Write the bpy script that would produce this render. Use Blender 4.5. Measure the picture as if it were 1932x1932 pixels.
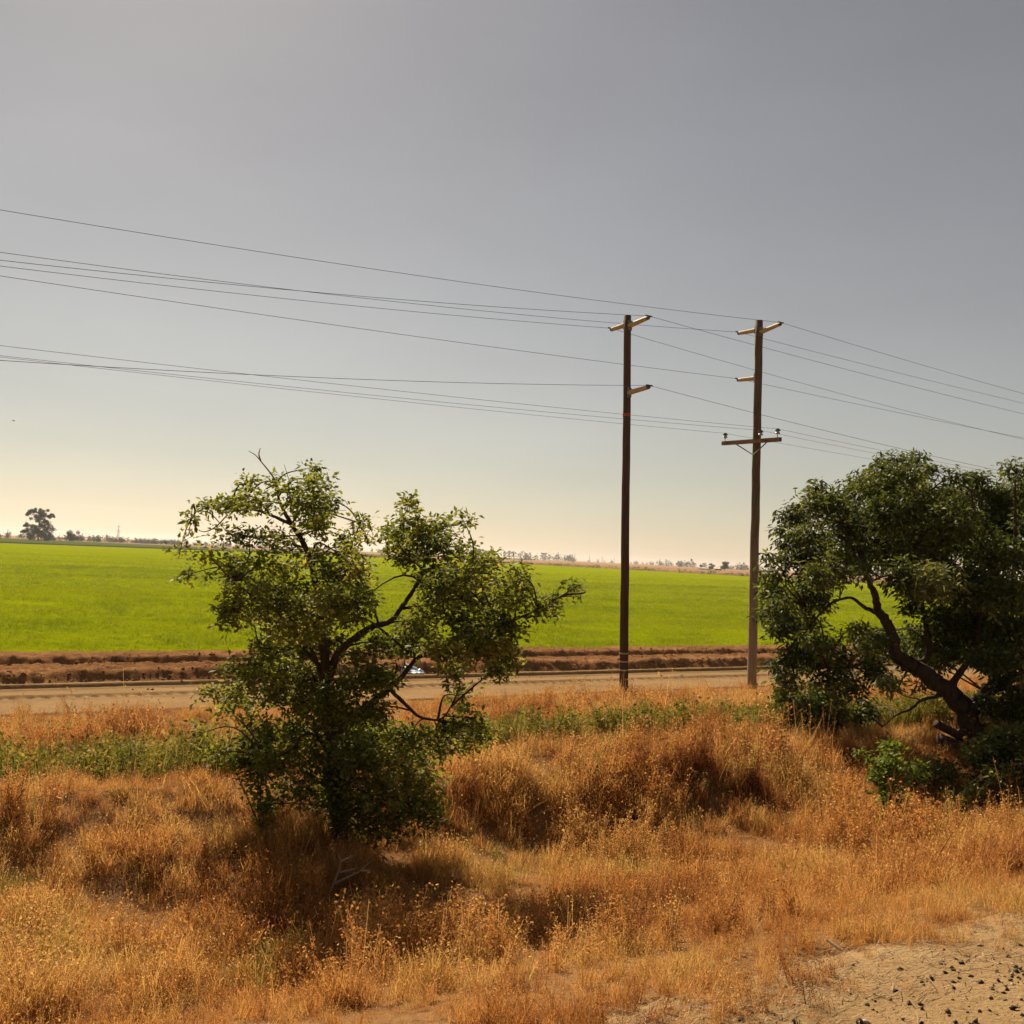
import bpy, math, random
import numpy as np
from mathutils import Vector, Matrix

R = math.radians
sc = bpy.context.scene
for o in list(bpy.data.objects):
    bpy.data.objects.remove(o)

# ------------------------------------------------------------------ camera
CAM = np.array([0.0, 0.0, 4.5])
PITCH, ROLL = R(2.55), R(2.62)
FW = np.array([0, math.cos(PITCH), math.sin(PITCH)])
R0 = np.array([1.0, 0, 0]); U0 = np.array([0, -math.sin(PITCH), math.cos(PITCH)])
RT = R0 * math.cos(ROLL) + U0 * math.sin(ROLL)
UP = -R0 * math.sin(ROLL) + U0 * math.cos(ROLL)
cam_d = bpy.data.cameras.new('camera'); cam_d.sensor_width = 36; cam_d.lens = 36
cam_d.clip_start = 0.05; cam_d.clip_end = 30000
cam = bpy.data.objects.new('camera', cam_d); sc.collection.objects.link(cam)
M3 = Matrix((RT, UP, -FW)).transposed()
cam.matrix_world = Matrix.Translation(Vector(CAM)) @ M3.to_4x4()
sc.camera = cam

# ------------------------------------------------------------------ world, sun, exposure
SUN_AZ, SUN_EL = R(23), R(42)          # azimuth is to the left of the view direction (+Y)
w = bpy.data.worlds.new('World'); sc.world = w; w.use_nodes = True
wn = w.node_tree.nodes; wl = w.node_tree.links
for n in list(wn): wn.remove(n)
sky = wn.new('ShaderNodeTexSky'); sky.sky_type = 'NISHITA'; sky.sun_disc = False
sky.sun_elevation = SUN_EL; sky.sun_rotation = -SUN_AZ
sky.altitude = 50; sky.air_density = 1.0; sky.dust_density = 0.35; sky.ozone_density = 1.0
hs = wn.new('ShaderNodeHueSaturation'); hs.inputs['Saturation'].default_value = 0.56; hs.inputs['Value'].default_value = 1.0
tint = wn.new('ShaderNodeMix'); tint.data_type = 'RGBA'; tint.blend_type = 'MULTIPLY'; tint.inputs[0].default_value = 1
tint.inputs['B'].default_value = (0.685, 0.595, 0.50, 1)
bg = wn.new('ShaderNodeBackground'); bg.inputs['Strength'].default_value = 0.05
wo = wn.new('ShaderNodeOutputWorld')
gm_ = wn.new('ShaderNodeGamma'); gm_.inputs[1].default_value = 1.12
wl.new(sky.outputs[0], gm_.inputs[0]); wl.new(gm_.outputs[0], hs.inputs['Color']); wl.new(hs.outputs[0], tint.inputs['A'])
tcw = wn.new('ShaderNodeTexCoord'); mpw = wn.new('ShaderNodeMapping'); mpw.inputs['Scale'].default_value = (2.2, 2.2, 7.0)
nzw = wn.new('ShaderNodeTexNoise'); nzw.inputs['Scale'].default_value = 1.6; nzw.inputs['Detail'].default_value = 5; nzw.inputs['Roughness'].default_value = .55
mrw = wn.new('ShaderNodeMapRange'); mrw.inputs[1].default_value = .3; mrw.inputs[2].default_value = .7; mrw.inputs[3].default_value = .965; mrw.inputs[4].default_value = 1.035
hzw = wn.new('ShaderNodeMix'); hzw.data_type = 'RGBA'; hzw.blend_type = 'MULTIPLY'; hzw.inputs[0].default_value = 1
wl.new(tcw.outputs['Generated'], mpw.inputs[0]); wl.new(mpw.outputs[0], nzw.inputs[0]); wl.new(nzw.outputs[0], mrw.inputs[0])
wl.new(tint.outputs['Result'], hzw.inputs['A']); wl.new(mrw.outputs[0], hzw.inputs['B']); wl.new(hzw.outputs['Result'], bg.inputs[0]); wl.new(bg.outputs[0], wo.inputs[0])

sd = bpy.data.lights.new('sun', 'SUN'); sd.energy = 5.0; sd.angle = R(0.6); sd.color = (1.0, 0.85, 0.64)
so = bpy.data.objects.new('sun', sd); sc.collection.objects.link(so)
SUNV = Vector((-math.sin(SUN_AZ) * math.cos(SUN_EL), math.cos(SUN_AZ) * math.cos(SUN_EL), math.sin(SUN_EL)))
so.rotation_euler = (-SUNV).to_track_quat('-Z', 'Y').to_euler(); so.location = (-20, 20, 30)

vs = sc.view_settings; vs.view_transform = 'Standard'; vs.look = 'None'; vs.gamma = 1; vs.exposure = 0.75
vs.use_curve_mapping = False
sc.render.engine = 'CYCLES'
cy = sc.cycles
cy.max_bounces = 6; cy.diffuse_bounces = 3; cy.transmission_bounces = 3; cy.use_adaptive_sampling = True; cy.adaptive_threshold = 0.025; cy.glossy_bounces = 2; cy.volume_bounces = 1
cy.transparent_max_bounces = 8; cy.use_denoising = True; cy.caustics_reflective = False; cy.caustics_refractive = False
cy.sample_clamp_indirect = 6.0

# ------------------------------------------------------------------ geometry helpers
F = 1932.0; CX = 966.0
def P(px, py, d):
    """photo pixel (1932 grid) -> world point whose y is d"""
    r = FW + RT * ((px - CX) / F) + UP * ((CX - py) / F)
    return CAM + r * (d / r[1])
def proj(p):
    q = np.asarray(p) - CAM
    z = q @ FW
    return CX + F * (q @ RT) / z, CX - F * (q @ UP) / z
TA = R(58)
T = np.array([math.sin(TA), math.cos(TA), 0.0]); N = np.array([-math.cos(TA), math.sin(TA), 0.0])
def uv(x, y): return x * T[0] + y * T[1], x * N[0] + y * N[1]
def xy(u, v): return u * T[0] + v * N[0], u * T[1] + v * N[1]

_perm = np.random.default_rng(5).random((256, 256))
def vnoise(x, y, s=0):
    x = np.asarray(x, float) + s * 17.31; y = np.asarray(y, float) + s * 7.77
    xi = np.floor(x).astype(int); yi = np.floor(y).astype(int)
    xf = x - xi; yf = y - yi
    xf = xf * xf * (3 - 2 * xf); yf = yf * yf * (3 - 2 * yf)
    a = _perm[xi % 256, yi % 256]; b = _perm[(xi + 1) % 256, yi % 256]
    c = _perm[xi % 256, (yi + 1) % 256]; d = _perm[(xi + 1) % 256, (yi + 1) % 256]
    return a + (b - a) * xf + (c - a) * yf + (a - b - c + d) * xf * yf
def fbm(x, y, s=0, o=4):
    t = 0; a = 0.5; f = 1.0
    for i in range(o):
        t = t + a * (vnoise(np.asarray(x) * f, np.asarray(y) * f, s + i) - 0.5); a *= 0.5; f *= 2.03
    return t
def sstep(a, b, x):
    t = np.clip((np.asarray(x, float) - a) / (b - a), 0, 1); return t * t * (3 - 2 * t)

PV = [-300, -6, -2.2, 2.2, 3.2, 4.6, 5.6, 6.4, 9, 11.5, 13.2, 14.0, 14.7, 15.4, 16.1, 17.0, 18.0, 19.0, 20.2, 22, 24, 26, 29, 34, 42, 9999]
PZ = [0, 0.2, 1.95, 1.95, 1.6, 1.5, 1.42, 1.25, .50, -.10, -.38, -.30, .12, .62, .80, .70, .38, .02, -.24, -.20, -.03, .02, .0, .0, .0, 0]
PZ2 = [0, 0.2, 1.95, 1.95, 1.6, 1.5, 1.42, 1.25, .52, .04, .06, .22, .42, .63, .80, .70, .38, .02, -.24, -.20, -.03, .02, .0, .0, .0, 0]
def H(x, y):
    u, v = uv(np.asarray(x, float), np.asarray(y, float))
    near = sstep(-80, -30, v) * (1 - sstep(44, 60, v)) * sstep(-160, -90, u) * (1 - sstep(200, 320, u))
    vw = v + near * 0.9 * fbm(u * 0.12, v * 0.1, 3, 2) * (sstep(7, 10, v) * (1 - sstep(25, 28, v)))
    soft = (1 - np.exp(-((u - 10.5) / 4.0) ** 2) * .95) * near
    z = np.interp(vw, PV, PZ) * (1 - soft) + np.interp(vw, PV, PZ2) * soft
    g = sstep(6.5, 9, v) * (1 - sstep(25, 28.5, v))
    z = z + near * g * (1 - .6 * sstep(15.0, 16.6, v)) * (0.62 * fbm(u * 0.33, v * 0.33, 11, 3) + 0.20 * fbm(u * 1.1, v * 1.1, 12, 2))
    z = z - 0.25 * np.exp(-(((x - 11.3) / 3.2) ** 2 + ((y - 25.2) / 2.6) ** 2))
    return z

col = sc.collection
def mesh_np(name, verts, faces):
    """faces: (n,k) int array"""
    me = bpy.data.meshes.new(name)
    verts = np.asarray(verts, np.float32); faces = np.asarray(faces, np.int32)
    n, k = faces.shape
    me.vertices.add(len(verts)); me.vertices.foreach_set('co', verts.ravel())
    me.loops.add(n * k); me.loops.foreach_set('vertex_index', faces.ravel())
    me.polygons.add(n); me.polygons.foreach_set('loop_start', np.arange(0, n * k, k, dtype=np.int32))
    try: me.polygons.foreach_set('loop_total', np.full(n, k, np.int32))
    except Exception: pass
    me.update(calc_edges=True)
    return me
def attr(me, name, vals, dom='POINT'):
    a = me.attributes.new(name, 'FLOAT', dom); a.data.foreach_set('value', np.asarray(vals, np.float32))
def smooth(me): me.polygons.foreach_set('use_smooth', np.ones(len(me.polygons), bool))
def link(name, me, mat=None, parent=None):
    o = bpy.data.objects.new(name, me); col.objects.link(o)
    if mat is not None: me.materials.append(mat)
    if parent is not None: o.parent = parent
    return o
def tag(o, label=None, cat=None, group=None, kind=None):
    if label: o['label'] = label
    if cat: o['category'] = cat
    if group: o['group'] = group
    if kind: o['kind'] = kind
    return o
def empty(name, loc):
    o = bpy.data.objects.new(name, None); col.objects.link(o); o.location = loc; o.empty_display_size = 0.3
    return o

class MB:
    """collects mesh pieces in world space, writes them relative to an origin"""
    def __init__(s): s.v = []; s.f = []; s.r = []; s.n = 0
    def add(s, verts, faces, rnd=0.5):
        verts = np.asarray(verts, float)
        s.v.append(verts); s.f += [tuple(int(i) + s.n for i in f) for f in faces]
        s.r += [rnd] * len(verts); s.n += len(verts)
    def tube(s, pts, rad, sides=8, cap=True, rnd=0.5, jit=0.0, rng=None):
        pts = np.asarray(pts, float); rad = np.broadcast_to(np.asarray(rad, float), (len(pts),))
        tn = np.gradient(pts, axis=0); tn /= np.linalg.norm(tn, axis=1)[:, None] + 1e-9
        ref = np.array([0, 0, 1.0]) if abs(tn[0][2]) < 0.9 else np.array([1.0, 0, 0])
        a = np.cross(tn[0], ref); a /= np.linalg.norm(a)
        V = []; ang = np.linspace(0, 2 * np.pi, sides, endpoint=False)
        for i in range(len(pts)):
            a = a - tn[i] * (a @ tn[i]); a /= np.linalg.norm(a) + 1e-9
            b = np.cross(tn[i], a)
            rr = rad[i] * (1 + (jit * rng.normal(size=sides) if jit else 0 * ang))
            V.append(pts[i] + (np.cos(ang) * rr)[:, None] * a + (np.sin(ang) * rr)[:, None] * b)
        V = np.concatenate(V); Fc = []
        for i in range(len(pts) - 1):
            for k in range(sides):
                k2 = (k + 1) % sides
                Fc.append((i * sides + k, i * sides + k2, (i + 1) * sides + k2, (i + 1) * sides + k))
        if cap:
            Fc.append(tuple(range(sides))[::-1]); Fc.append(tuple((len(pts) - 1) * sides + k for k in range(sides)))
        s.add(V, Fc, rnd)
    def box(s, c, ax, ay, az, rnd=0.5):
        c = np.asarray(c, float); V = []
        for i in (-1, 1):
            for j in (-1, 1):
                for k in (-1, 1): V.append(c + i * np.asarray(ax) + j * np.asarray(ay) + k * np.asarray(az))
        s.add(V, [(0, 1, 3, 2), (4, 6, 7, 5), (0, 4, 5, 1), (2, 3, 7, 6), (0, 2, 6, 4), (1, 5, 7, 3)], rnd)
    def build(s, name, mat, parent=None, org=None, sm=False):
        V = np.concatenate(s.v); 
        o0 = np.array(org if org is not None else (parent_world(parent) if parent is not None else (0, 0, 0)), float)
        me = bpy.data.meshes.new(name); me.from_pydata((V - o0).tolist(), [], s.f); me.update()
        attr(me, 'rnd', s.r)
        if sm: smooth(me)
        o = link(name, me, mat, parent)
        if parent is None: o.location = o0
        return o
def parent_world(p):
    l = np.array(p.location)
    return l if p.parent is None else l + parent_world(p.parent)

def catmull(pts, n=6):
    pts = np.asarray(pts, float)
    if len(pts) < 3: return pts
    ext = np.concatenate([[2 * pts[0] - pts[1]], pts, [2 * pts[-1] - pts[-2]]])
    out = []
    for i in range(1, len(ext) - 2):
        p0, p1, p2, p3 = ext[i - 1:i + 3]
        for t in np.linspace(0, 1, n, endpoint=False):
            out.append(.5 * (2 * p1 + (p2 - p0) * t + (2 * p0 - 5 * p1 + 4 * p2 - p3) * t * t + (3 * p1 - p0 - 3 * p2 + p3) * t ** 3))
    out.append(pts[-1]); return np.array(out)

# ------------------------------------------------------------------ materials
def newmat(name):
    m = bpy.data.materials.new(name); m.use_nodes = True; nt = m.node_tree
    for n in list(nt.nodes): nt.nodes.remove(n)
    return m, nt, nt.nodes.new('ShaderNodeOutputMaterial')
def ramp(nt, stops, fac=None):
    r = nt.nodes.new('ShaderNodeValToRGB'); e = r.color_ramp.elements
    while len(e) > 1: e.remove(e[-1])
    e[0].position = stops[0][0]; e[0].color = (*stops[0][1], 1)
    for p, c in stops[1:]:
        k = e.new(p); k.color = (*c, 1)
    if fac is not None: nt.links.new(fac, r.inputs[0])
    return r.outputs[0]
def noise(nt, scale, detail=4, rough=0.6, vec=None, dist=0.0):
    n = nt.nodes.new('ShaderNodeTexNoise'); n.inputs['Scale'].default_value = scale
    n.inputs['Detail'].default_value = detail; n.inputs['Roughness'].default_value = rough; n.inputs['Distortion'].default_value = dist
    if vec is not None: nt.links.new(vec, n.inputs['Vector'])
    return n.outputs['Fac']
def geo_pos(nt, scale=(1, 1, 1), rotz=0.0):
    g = nt.nodes.new('ShaderNodeNewGeometry'); mp = nt.nodes.new('ShaderNodeMapping')
    mp.inputs['Scale'].default_value = scale; mp.inputs['Rotation'].default_value = (0, 0, rotz)
    nt.links.new(g.outputs['Position'], mp.inputs['Vector']); return mp.outputs[0]
def math_n(nt, op, a, b):
    n = nt.nodes.new('ShaderNodeMath'); n.operation = op
    for i, x in enumerate((a, b)):
        if isinstance(x, (int, float)): n.inputs[i].default_value = x
        else: nt.links.new(x, n.inputs[i])
    return n.outputs[0]
def mixc(nt, fac, a, b, mode='MIX'):
    n = nt.nodes.new('ShaderNodeMix'); n.data_type = 'RGBA'; n.blend_type = mode
    for s, x in ((n.inputs[0], fac), (n.inputs['A'], a), (n.inputs['B'], b)):
        if isinstance(x, (int, float)): s.default_value = x
        elif isinstance(x, tuple): s.default_value = (*x, 1)
        else: nt.links.new(x, s)
    return n.outputs['Result']
def attrn(nt, name, kind='GEOMETRY'):
    a = nt.nodes.new('ShaderNodeAttribute'); a.attribute_name = name; a.attribute_type = kind
    return a.outputs['Fac']
def bsdf(nt, out, colr, rough=0.8, spec=0.2, bump=None, bstr=0.5, bdist=0.05, metal=0.0):
    b = nt.nodes.new('ShaderNodeBsdfPrincipled')
    b.inputs['Roughness'].default_value = rough; b.inputs['Specular IOR Level'].default_value = spec; b.inputs['Metallic'].default_value = metal
    if isinstance(colr, tuple): b.inputs['Base Color'].default_value = (*colr, 1)
    else: nt.links.new(colr, b.inputs['Base Color'])
    if bump is not None:
        bn = nt.nodes.new('ShaderNodeBump'); bn.inputs['Strength'].default_value = bstr; bn.inputs['Distance'].default_value = bdist
        nt.links.new(bump, bn.inputs['Height']); nt.links.new(bn.outputs[0], b.inputs['Normal'])
    if out is not None: nt.links.new(b.outputs[0], out.inputs[0])
    return b.outputs[0]
def leafy(nt, out, colr, trans=0.4, rough=0.55, spec=0.25, tcol=None):
    b = bsdf(nt, None, colr, rough, spec)
    t = nt.nodes.new('ShaderNodeBsdfTranslucent'); nt.links.new(tcol if tcol is not None else colr, t.inputs[0])
    m = nt.nodes.new('ShaderNodeMixShader'); m.inputs[0].default_value = trans
    nt.links.new(b, m.inputs[1]); nt.links.new(t.outputs[0], m.inputs[2]); nt.links.new(m.outputs[0], out.inputs[0])

def simple(name, c, rough=0.7, spec=0.3, metal=0.0, var=0.15, scale=8, bump=0.0):
    m, nt, out = newmat(name)
    tc = nt.nodes.new('ShaderNodeTexCoord')
    nz = noise(nt, scale, 5, 0.6, tc.outputs['Object'])
    c2 = ramp(nt, [(0.3, tuple(x * (1 - var) for x in c)), (0.7, tuple(min(1, x * (1 + var)) for x in c))], nz)
    bsdf(nt, out, c2, rough, spec, nz if bump else None, bump, 0.02, metal)
    return m

# --- grass / leaf materials
def mat_drygrass():
    m, nt, out = newmat('dry_grass')
    t = attrn(nt, 'tint', 'INSTANCER'); r = attrn(nt, 'rnd')
    c = ramp(nt, [(0.0, (.19, .070, .026)), (.25, (.41, .165, .046)), (.5, (.61, .29, .076)), (.72, (.73, .43, .14)), (.86, (.47, .35, .075)), (1.0, (.21, .24, .04))], t)
    v = ramp(nt, [(0, (.42, .42, .44)), (.35, (.85, .84, .82)), (.7, (1, 1, 1)), (1, (1.12, 1.1, 1.05))], r)
    c2 = mixc(nt, 1.0, c, v, 'MULTIPLY')
    leafy(nt, out, c2, 0.5, 0.6, 0.15); return m
def mat_green(name, stops, trans=0.42, spec=0.03):
    m, nt, out = newmat(name)
    r = attrn(nt, 'rnd'); t = attrn(nt, 'tint', 'INSTANCER')
    c = ramp(nt, stops, r)
    k = ramp(nt, [(0, (.7, .72, .7)), (.5, (1, 1, 1)), (1, (1.25, 1.1, .8))], t)
    leafy(nt, out, mixc(nt, 1.0, c, k, 'MULTIPLY'), trans, 0.5, spec); return m
def mat_leaf(name, stops, trans=0.4, tmul=(1.45, 1.35, .55), spec=0.14):
    m, nt, out = newmat(name)
    c = ramp(nt, stops, attrn(nt, 'rnd'))
    tc = mixc(nt, 1.0, c, tmul, 'MULTIPLY')
    leafy(nt, out, c, trans, 0.55, spec, tc); return m

DRY = mat_drygrass()
WEED = mat_green('green_weed', [(0, (.11, .12, .02)), (.45, (.22, .21, .035)), (.8, (.34, .28, .06)), (1, (.50, .33, .12))])
CROP = mat_green('crop_leaf', [(0, (.19, .235, .004)), (.5, (.29, .34, .006)), (1, (.40, .43, .01))], 0.45)
LEAF_A = mat_leaf('leaf_light', [(0, (.070, .088, .020)), (.45, (.145, .17, .038)), (.85, (.24, .25, .07)), (1, (.32, .27, .10))], .5)
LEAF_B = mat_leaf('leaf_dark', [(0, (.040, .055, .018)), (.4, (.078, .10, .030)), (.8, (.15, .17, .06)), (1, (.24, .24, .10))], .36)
LEAF_C = mat_leaf('leaf_bright', [(0, (.07, .11, .02)), (.6, (.13, .18, .03)), (1, (.2, .22, .05))], .45)
FARLEAF = mat_leaf('far_leaf', [(0, (.016, .024, .009)), (.5, (.032, .040, .014)), (1, (.07, .075, .028))], .2, (1.1, 1.1, .7), .2)

def mat_bark(name, a, b):
    m, nt, out = newmat(name)
    tc = nt.nodes.new('ShaderNodeTexCoord'); mp = nt.nodes.new('ShaderNodeMapping'); mp.inputs['Scale'].default_value = (1, 1, .25)
    nt.links.new(tc.outputs['Object'], mp.inputs[0])
    n = noise(nt, 14, 6, .7, mp.outputs[0])
    bsdf(nt, out, ramp(nt, [(.3, a), (.7, b)], n), .9, .15, n, 1.0, .04); return m
BARK = mat_bark('bark', (.035, .022, .014), (.11, .075, .05))
TWIG = mat_bark('pale_twig', (.30, .22, .14), (.48, .37, .25))
GREYTWIG = mat_bark('grey_twig', (.22, .18, .14), (.36, .31, .26))

def mat_pole(name, top, bot, zmid, zspan):
    m, nt, out = newmat(name)
    g = nt.nodes.new('ShaderNodeNewGeometry'); sx = nt.nodes.new('ShaderNodeSeparateXYZ'); nt.links.new(g.outputs['Position'], sx.inputs[0])
    v = geo_pos(nt, (1, 1, .05)); n = noise(nt, 22, 6, .65, v); n2 = noise(nt, 3.0, 4, .6, geo_pos(nt, (1, 1, .5)))
    mr = nt.nodes.new('ShaderNodeMapRange'); mr.inputs[1].default_value = zmid - zspan; mr.inputs[2].default_value = zmid + zspan
    nt.links.new(math_n(nt, 'ADD', sx.outputs['Z'], math_n(nt, 'MULTIPLY', n2, 3.0)), mr.inputs[0])
    c = mixc(nt, mr.outputs[0], bot, top)
    k = ramp(nt, [(.3, (.55, .52, .5)), (.55, (1, 1, 1)), (.8, (1.3, 1.28, 1.25))], n)
    bsdf(nt, out, mixc(nt, 1.0, c, k, 'MULTIPLY'), .85, .2, n, .8, .03); return m
POLE1 = mat_pole('creosoted_wood', (.115, .066, .048), (.09, .05, .037), 6, 5)
POLE2 = mat_pole('weathered_wood', (.145, .10, .072), (.36, .28, .20), 5.5, 3.5)
ARMW = simple('crossarm_wood', (.17, .085, .036), .85, .2, 0, .35, 6, .5)
FIBRE = simple('insulator_tan', (.42, .31, .17), .45, .4, 0, .12, 3)
CLAMP = simple('clamp_dark', (.10, .085, .07), .5, .4, .4)
STEEL = simple('galvanised_steel', (.20, .18, .16), .55, .4, .6)
PORC = simple('porcelain', (.34, .35, .37), .4, .4, 0, .05)
PORCD = simple('porcelain_dark', (.035, .03, .03), .2, .6, 0, .05)
WIRE = simple('wire', (.06, .055, .05), .6, .3, .3)
BANDM = simple('pale_band', (.50, .38, .30), .5, .3)
TAGM = simple('orange_tag', (.45, .08, .03), .5, .3)
BLUE = simple('blue_plastic', (.30, .42, .50), .35, .5, 0, .45, 9)
ROOFW = simple('white_roof', (.72, .70, .68), .6, .3, 0, .05)
SHEDW = simple('shed_wall', (.34, .30, .26), .8, .2)
BIRDM = simple('bird_feather', (.03, .028, .025), .8, .2)

def mat_soil(name, stops, scale, bscale, bstr, bdist, stretch=(1, 1, 1), pebble=False):
    m, nt, out = newmat(name)
    p = geo_pos(nt, stretch, -(math.pi / 2 - TA))
    n = noise(nt, scale, 8, .62, p); n2 = noise(nt, bscale, 6, .7, p)
    n3 = noise(nt, scale * .12, 3, .5, p)
    f = math_n(nt, 'ADD', math_n(nt, 'MULTIPLY', n, .6), math_n(nt, 'MULTIPLY', n3, .4))
    c = ramp(nt, stops, f)
    c = mixc(nt, 1.0, c, ramp(nt, [(.3, (.72, .70, .68)), (.7, (1.12, 1.12, 1.12))], n2), 'MULTIPLY')
    bsdf(nt, out, c, .95, .0, n2, bstr, bdist); return m
SOIL = mat_soil('grassland_soil', [(.3, (.15, .075, .035)), (.5, (.26, .14, .06)), (.7, (.36, .21, .10))], 1.6, 18, .8, .05)
SAND = mat_soil('track_sand', [(.3, (.22, .14, .07)), (.5, (.36, .235, .115)), (.7, (.44, .30, .155))], 1.1, 26, .9, .04)
ROAD = mat_soil('dirt_road', [(.3, (.20, .125, .060)), (.5, (.28, .18, .09)), (.7, (.34, .23, .12))], .7, 16, .5, .03, (.35, 1, 1))
PLOUGH = mat_soil('turned_earth', [(.3, (.15, .072, .036)), (.5, (.28, .14, .064)), (.68, (.40, .215, .095))], 1.4, 11, 1.0, .10)
FARDRY = mat_soil('dry_plain', [(.3, (.25, .145, .085)), (.5, (.33, .20, .12)), (.7, (.40, .25, .15))], .012, .15, .4, .3, (.3, 1, 1))
def mat_field(name, a, b, c3, sc1=.05):
    m, nt, out = newmat(name)
    p = geo_pos(nt, (.35, 1, 1), -(math.pi / 2 - TA))
    n1 = noise(nt, sc1, 4, .55, p); n2 = noise(nt, 1.3, 6, .75, geo_pos(nt)); n3 = noise(nt, .22, 4, .6, p)
    f = math_n(nt, 'ADD', math_n(nt, 'MULTIPLY', n1, .45), math_n(nt, 'ADD', math_n(nt, 'MULTIPLY', n2, .35), math_n(nt, 'MULTIPLY', n3, .2)))
    cc = ramp(nt, [(.32, a), (.5, b), (.68, c3)], f)
    bsdf(nt, out, cc, .9, .0, n2, 1.0, .35); return m
FIELD = mat_field('crop_canopy', (.15, .18, .003), (.21, .245, .004), (.27, .30, .006))
FIELD2 = mat_field('dark_green_field', (.05, .075, .02), (.075, .10, .028), (.10, .12, .035), .02)

# ------------------------------------------------------------------ ground sheets
def axis(fine0, fine1, step, lo, hi, g=1.35):
    a = list(np.arange(fine0, fine1 + 1e-6, step))
    s = step; x = fine1
    while x < hi: s *= g; x = min(hi, x + s); a.append(x)
    s = step; x = fine0; b = []
    while x > lo: s *= g; x = max(lo, x - s); b.append(x)
    return np.array(b[::-1] + a)
def sheet(name, us, vs_, zf, mat, kind='structure'):
    U, V = np.meshgrid(us, vs_); X, Y = xy(U, V); Z = zf(X, Y, U, V)
    nu, nv = len(us), len(vs_)
    i = np.arange(nv - 1)[:, None] * nu + np.arange(nu - 1)[None, :]
    faces = np.stack([i, i + 1, i + nu + 1, i + nu], -1).reshape(-1, 4)
    me = mesh_np(name, np.stack([X, Y, Z], -1).reshape(-1, 3), faces); smooth(me)
    o = link(name, me, mat)
    return tag(o, kind=kind)

def z_ground(X, Y, U, V):
    z = H(X, Y)
    dip = sstep(28.3, 29.0, V) * (1 - sstep(41.6, 42.4, V))
    dip2 = sstep(1.2, 1.8, V) * (1 - sstep(5.4, 6.2, V)) * sstep(-14, -12, U) * (1 - sstep(24, 26, U))
    return z - .25 * dip - .12 * dip2 - .02
g = sheet('ground', axis(-30, 85, .3, -9000, 9000), axis(1, 44, .15, -300, 9000), z_ground, SOIL)
g.data.materials.append(FARDRY)
cen = np.zeros(len(g.data.polygons) * 3, np.float32); g.data.polygons.foreach_get('center', cen); cen = cen.reshape(-1, 3)
_, vv = uv(cen[:, 0], cen[:, 1]); g.data.polygons.foreach_set('material_index', (vv > 60).astype(np.int32))

def z_sand(X, Y, U, V):
    return H(X, Y) + .05 * fbm(U * 1.2, V * 1.2, 31, 3) + .03 * fbm(U * 6, V * 6, 33, 3) - .10 * (sstep(5.2, 6.4, V + .8 * fbm(U * .9, V * .9, 35, 3)))
sheet('track_shoulder', np.arange(-12, 24, .06), np.arange(1.6, 6.6, .05), z_sand, SAND)

def z_road(X, Y, U, V):
    z = H(X, Y) + .004 + .03 * fbm(U * .5, V * 2.2, 41, 4) + .02 * fbm(U * 5, V * 5, 43, 2)
    for v0, wd, dp in ((33.1, .26, .11), (31.2, .26, .05)):
        vw = V + .12 * np.sin(U * .07) + .25 * fbm(U * .06, 0 * U, 44, 2)
        q = np.exp(-((vw - v0) / wd) ** 4)
        z = z - dp * q
        z = z + dp * .9 * np.exp(-((vw - v0 - wd * 1.5) / (.45 * wd)) ** 2) + dp * .5 * np.exp(-((vw - v0 + wd * 1.5) / (.45 * wd)) ** 2)
        z = z + q * .028 * np.sign(np.sin(U * 2 * np.pi / .42 + 4 * np.abs(vw - v0)))
    return z - .3 * (1 - sstep(28.2, 28.6, V))
sheet('dirt_road', np.arange(-12, 84, .09), np.arange(28.2, 34.3, .06), z_road, ROAD)

def z_plough(X, Y, U, V):
    vw = V + .5 * fbm(U * .12, V * .05, 51, 3)
    z = .34 * sstep(34.35, 34.95, vw) - .12 * sstep(35.3, 36.2, vw) + .05 * sstep(36.3, 37, vw) - .2 * sstep(37.0, 38.1, vw)
    z = z + .26 * sstep(38.5, 38.95, vw) - .12 * sstep(39.2, 40.5, vw)
    rough = sstep(34.2, 34.6, V) * (1 - sstep(41, 41.6, V))
    cl = fbm(U * 1.6, V * 2.2, 53, 4); cl2 = fbm(U * 5.0, V * 5.0, 55, 3)
    return H(X, Y) + z * (1 + .45 * fbm(U * .8, V * .4, 57, 3)) + rough * (.14 * cl + .16 * cl2 + .12 * np.abs(fbm(U * 9, V * 9, 59, 2))) - .04
sheet('ploughed_strip', np.arange(-12, 84, .09), np.arange(33.9, 42.2, .07), z_plough, PLOUGH)

# crop field: one sheet bounded by the soil strip and the far edges
CZ = .14
def poly_sheet(name, pts, z, mat, kind='structure'):
    me = bpy.data.meshes.new(name); me.from_pydata([(x, y, z) for x, y in pts], [], [tuple(range(len(pts)))]); me.update()
    return tag(link(name, me, mat), kind=kind)
a0 = xy(-420, 41.5); a1 = xy(330, 41.5)
FIELD_POLY = [a0, a1, (300, 264), (135, 543), (17, 743), (-150, 765), (-210, 620), (-255, 511), (-420, 300)]
poly_sheet('crop_field', FIELD_POLY, CZ, FIELD)
poly_sheet('far_green_field', [(-256, 505), (-150, 770), (-150, 1500), (-420, 1300), (-900, 1040), (-900, 480), (-430, 300)], .06, FIELD2)

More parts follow.
